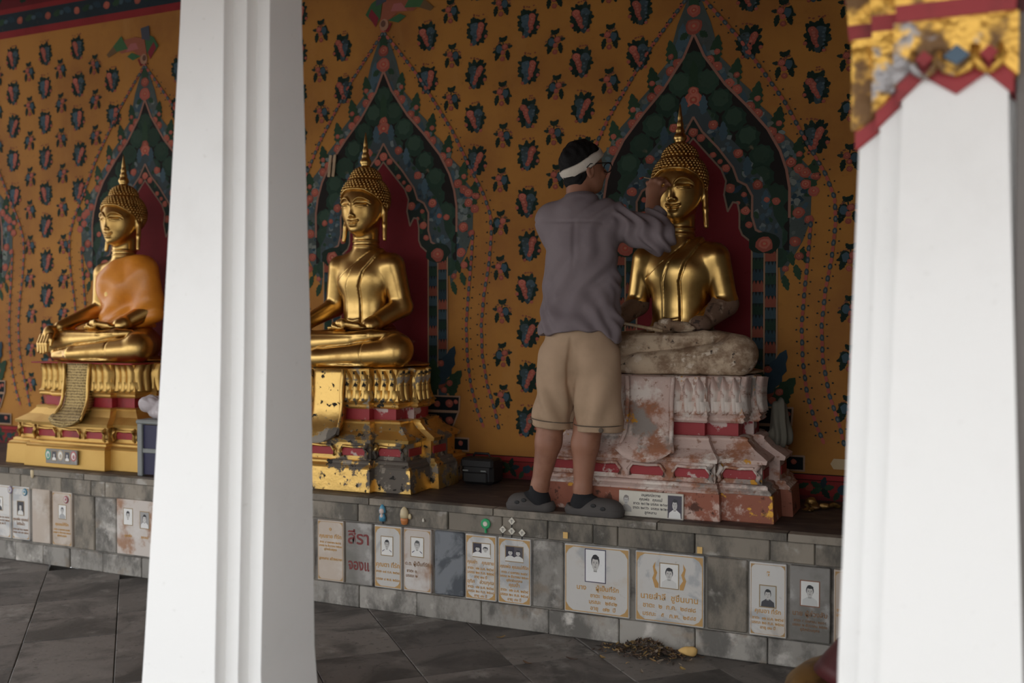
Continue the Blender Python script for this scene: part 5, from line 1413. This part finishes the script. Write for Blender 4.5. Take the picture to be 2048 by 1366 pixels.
# shorts
s = SDF((-1.84, -.97, .88), (-1.30, -.58, 1.46), .0055)
s.ell((-1.567, -.770, 1.34), (.158, .120, .15), .05)
s.ell((-1.640, -.790, 1.23), (.096, .108, .12), .03); s.ell((-1.490, -.790, 1.23), (.096, .108, .12), .03)
s.cap((-1.655, -.775, 1.24), (-1.695, -.785, .90), .106, .092, .012); s.cap((-1.482, -.775, 1.24), (-1.466, -.785, .88), .106, .102, .012)
s.plane_cut(lambda x, y, z: np.maximum((.930 - .10 * (x + 1.70)) * (x < -1.583) + (.918 + 0 * x) * (x >= -1.583) - z, z - 1.42), .004)
V, Q = s.mesh(1); N = normals(V, Q); x, y, z = V.T
wr_ = .009 * np.sin((x + 1.70 + (z - 1.0) * .42) * 62) * sstep(1.22, 1.0, z) * (x < -1.583) + .009 * np.sin((x + 1.47 - (z - 1.0) * .30) * 55 + 1.) * sstep(1.22, 1.0, z) * (x >= -1.583)
wr_ *= sstep(.915, .985, z)
wr_ += .004 * wob(V, 26, 2) - .016 * np.exp(-((x + 1.586) / .012) ** 2) * (y < -.78) * sstep(1.16, 1.10, z) - .014 * np.exp(-((x + 1.588 - .12 * (z - 1.15)) / .009) ** 2) * (y < -.78) * sstep(1.36, 1.28, z) * sstep(1.1, 1.15, z)
V = V + N * wr_[:, None]
sh = part('shorts', V, Q, 'shorts', man, True)
def hemline(cx, r, z0, slope, name):
    pts = [(cx + r * math.cos(a), -.785 + r * math.sin(a), z0 + slope * r * math.cos(a)) for a in np.linspace(math.pi, 2 * math.pi, 19)]
    part(name, *tube_vf(pts, .0022, 5), 'stitch', sh, True)
hemline(-1.692, .101, .962, -.10, 'hem_stitching'); hemline(-1.472, .109, .948, 0., 'hem_stitching')
for x, y, z in ((-1.425, -.888, .933), (-1.775, -.848, .955)):
    v, f = lathe_vf([(.001, 0), (.011, 0), (.011, .003), (.006, .004), (.001, .003)], 14); part('button', [(x + a, y - c_, z + b) for a, b, c_ in v], f, 'stitch', sh, True)

# socks and clogs
for k, (ax_, tx, rz) in enumerate(((-1.757, -1.86, -1), (-1.545, -1.385, 1))):
    s = SDF((min(ax_, tx) - .13, -.93, ZP - .002), (max(ax_, tx) + .13, -.68, .70), .0042)
    s.chain([(ax_, -.793, .655 + (.01 if k == 0 else 0)), (ax_, -.793, .590)], [.041, .044], .01); s.chain([(ax_ - rz * .012, -.793, .588), (ax_ + rz * .05, -.795, .585), (ax_ + rz * .10, -.799, .574)], [.043, .040, .028], .02)
    s.plane_cut(lambda x, y, z: np.maximum(z - (.668 - .25 * np.abs(x - ax_)), ZP + .012 - z), .004)
    V, Q = s.mesh(1); part('sock', V, Q, 'sock', man, True)
    s = SDF((min(ax_, tx) - .13, -.93, ZP - .004), (max(ax_, tx) + .13, -.68, .68), .0042)
    sf = 1. if k else .72
    s.chain([(ax_ - rz * .036, -.795, .570), (ax_ + rz * .05 * sf, -.797, .570), (ax_ + rz * .145 * sf, -.800, .566)], [.042, .046, .047], .02)
    s.ell((ax_ + rz * .10 * sf, -.799, .580), (.085 * sf, .052, .042), .02)
    s.ell((ax_ - rz * .012, -.795, .625), (.066, .060, .055), .01, op='c')
    s.plane_cut(lambda x, y, z: np.maximum(z - .632, ZP + .001 - z), .004)
    V, Q = s.mesh(1)
    for _ in range(1):
        N = normals(V, Q); x, y, z = V.T
        V = V + N * (.004 * sstep(.578, .572, z))[:, None]; V[:, 2] = np.maximum(V[:, 2], ZP + .0005)
    sho = part('clog', V, Q, 'clog', man, True)
    for (dx, zz, yy) in ((.07, .596, -.850), (.115, .585, -.852), (.15, .575, -.842)):
        v, f = lathe_vf([(.001, 0), (.011, 0), (.010, .003), (.001, .004)], 8); part('vent_hole', [(ax_ + rz * dx * sf + a * 1.2, yy - c_, zz + b * .8) for a, b, c_ in v], f, 'black', sho)
# gilding brush
b0 = PC + np.array((-.040, -.034, .070)); b1 = PC + np.array((.050, .042, .050))
r = empty('gilding_brush', tuple(b0)); tag(r, 'thin gilding brush with orange tip held in the raised hand of the man', 'brush')
part('handle', *tube_vf([(0, 0, 0), tuple(b1 - b0)], [.0028, .0034], 6), 'wood', r, True); part('tip', *tube_vf([(-.014, -.012, -.008), (0, 0, 0)], [.0055, .0045], 6), 'gold_leaf', r, True)
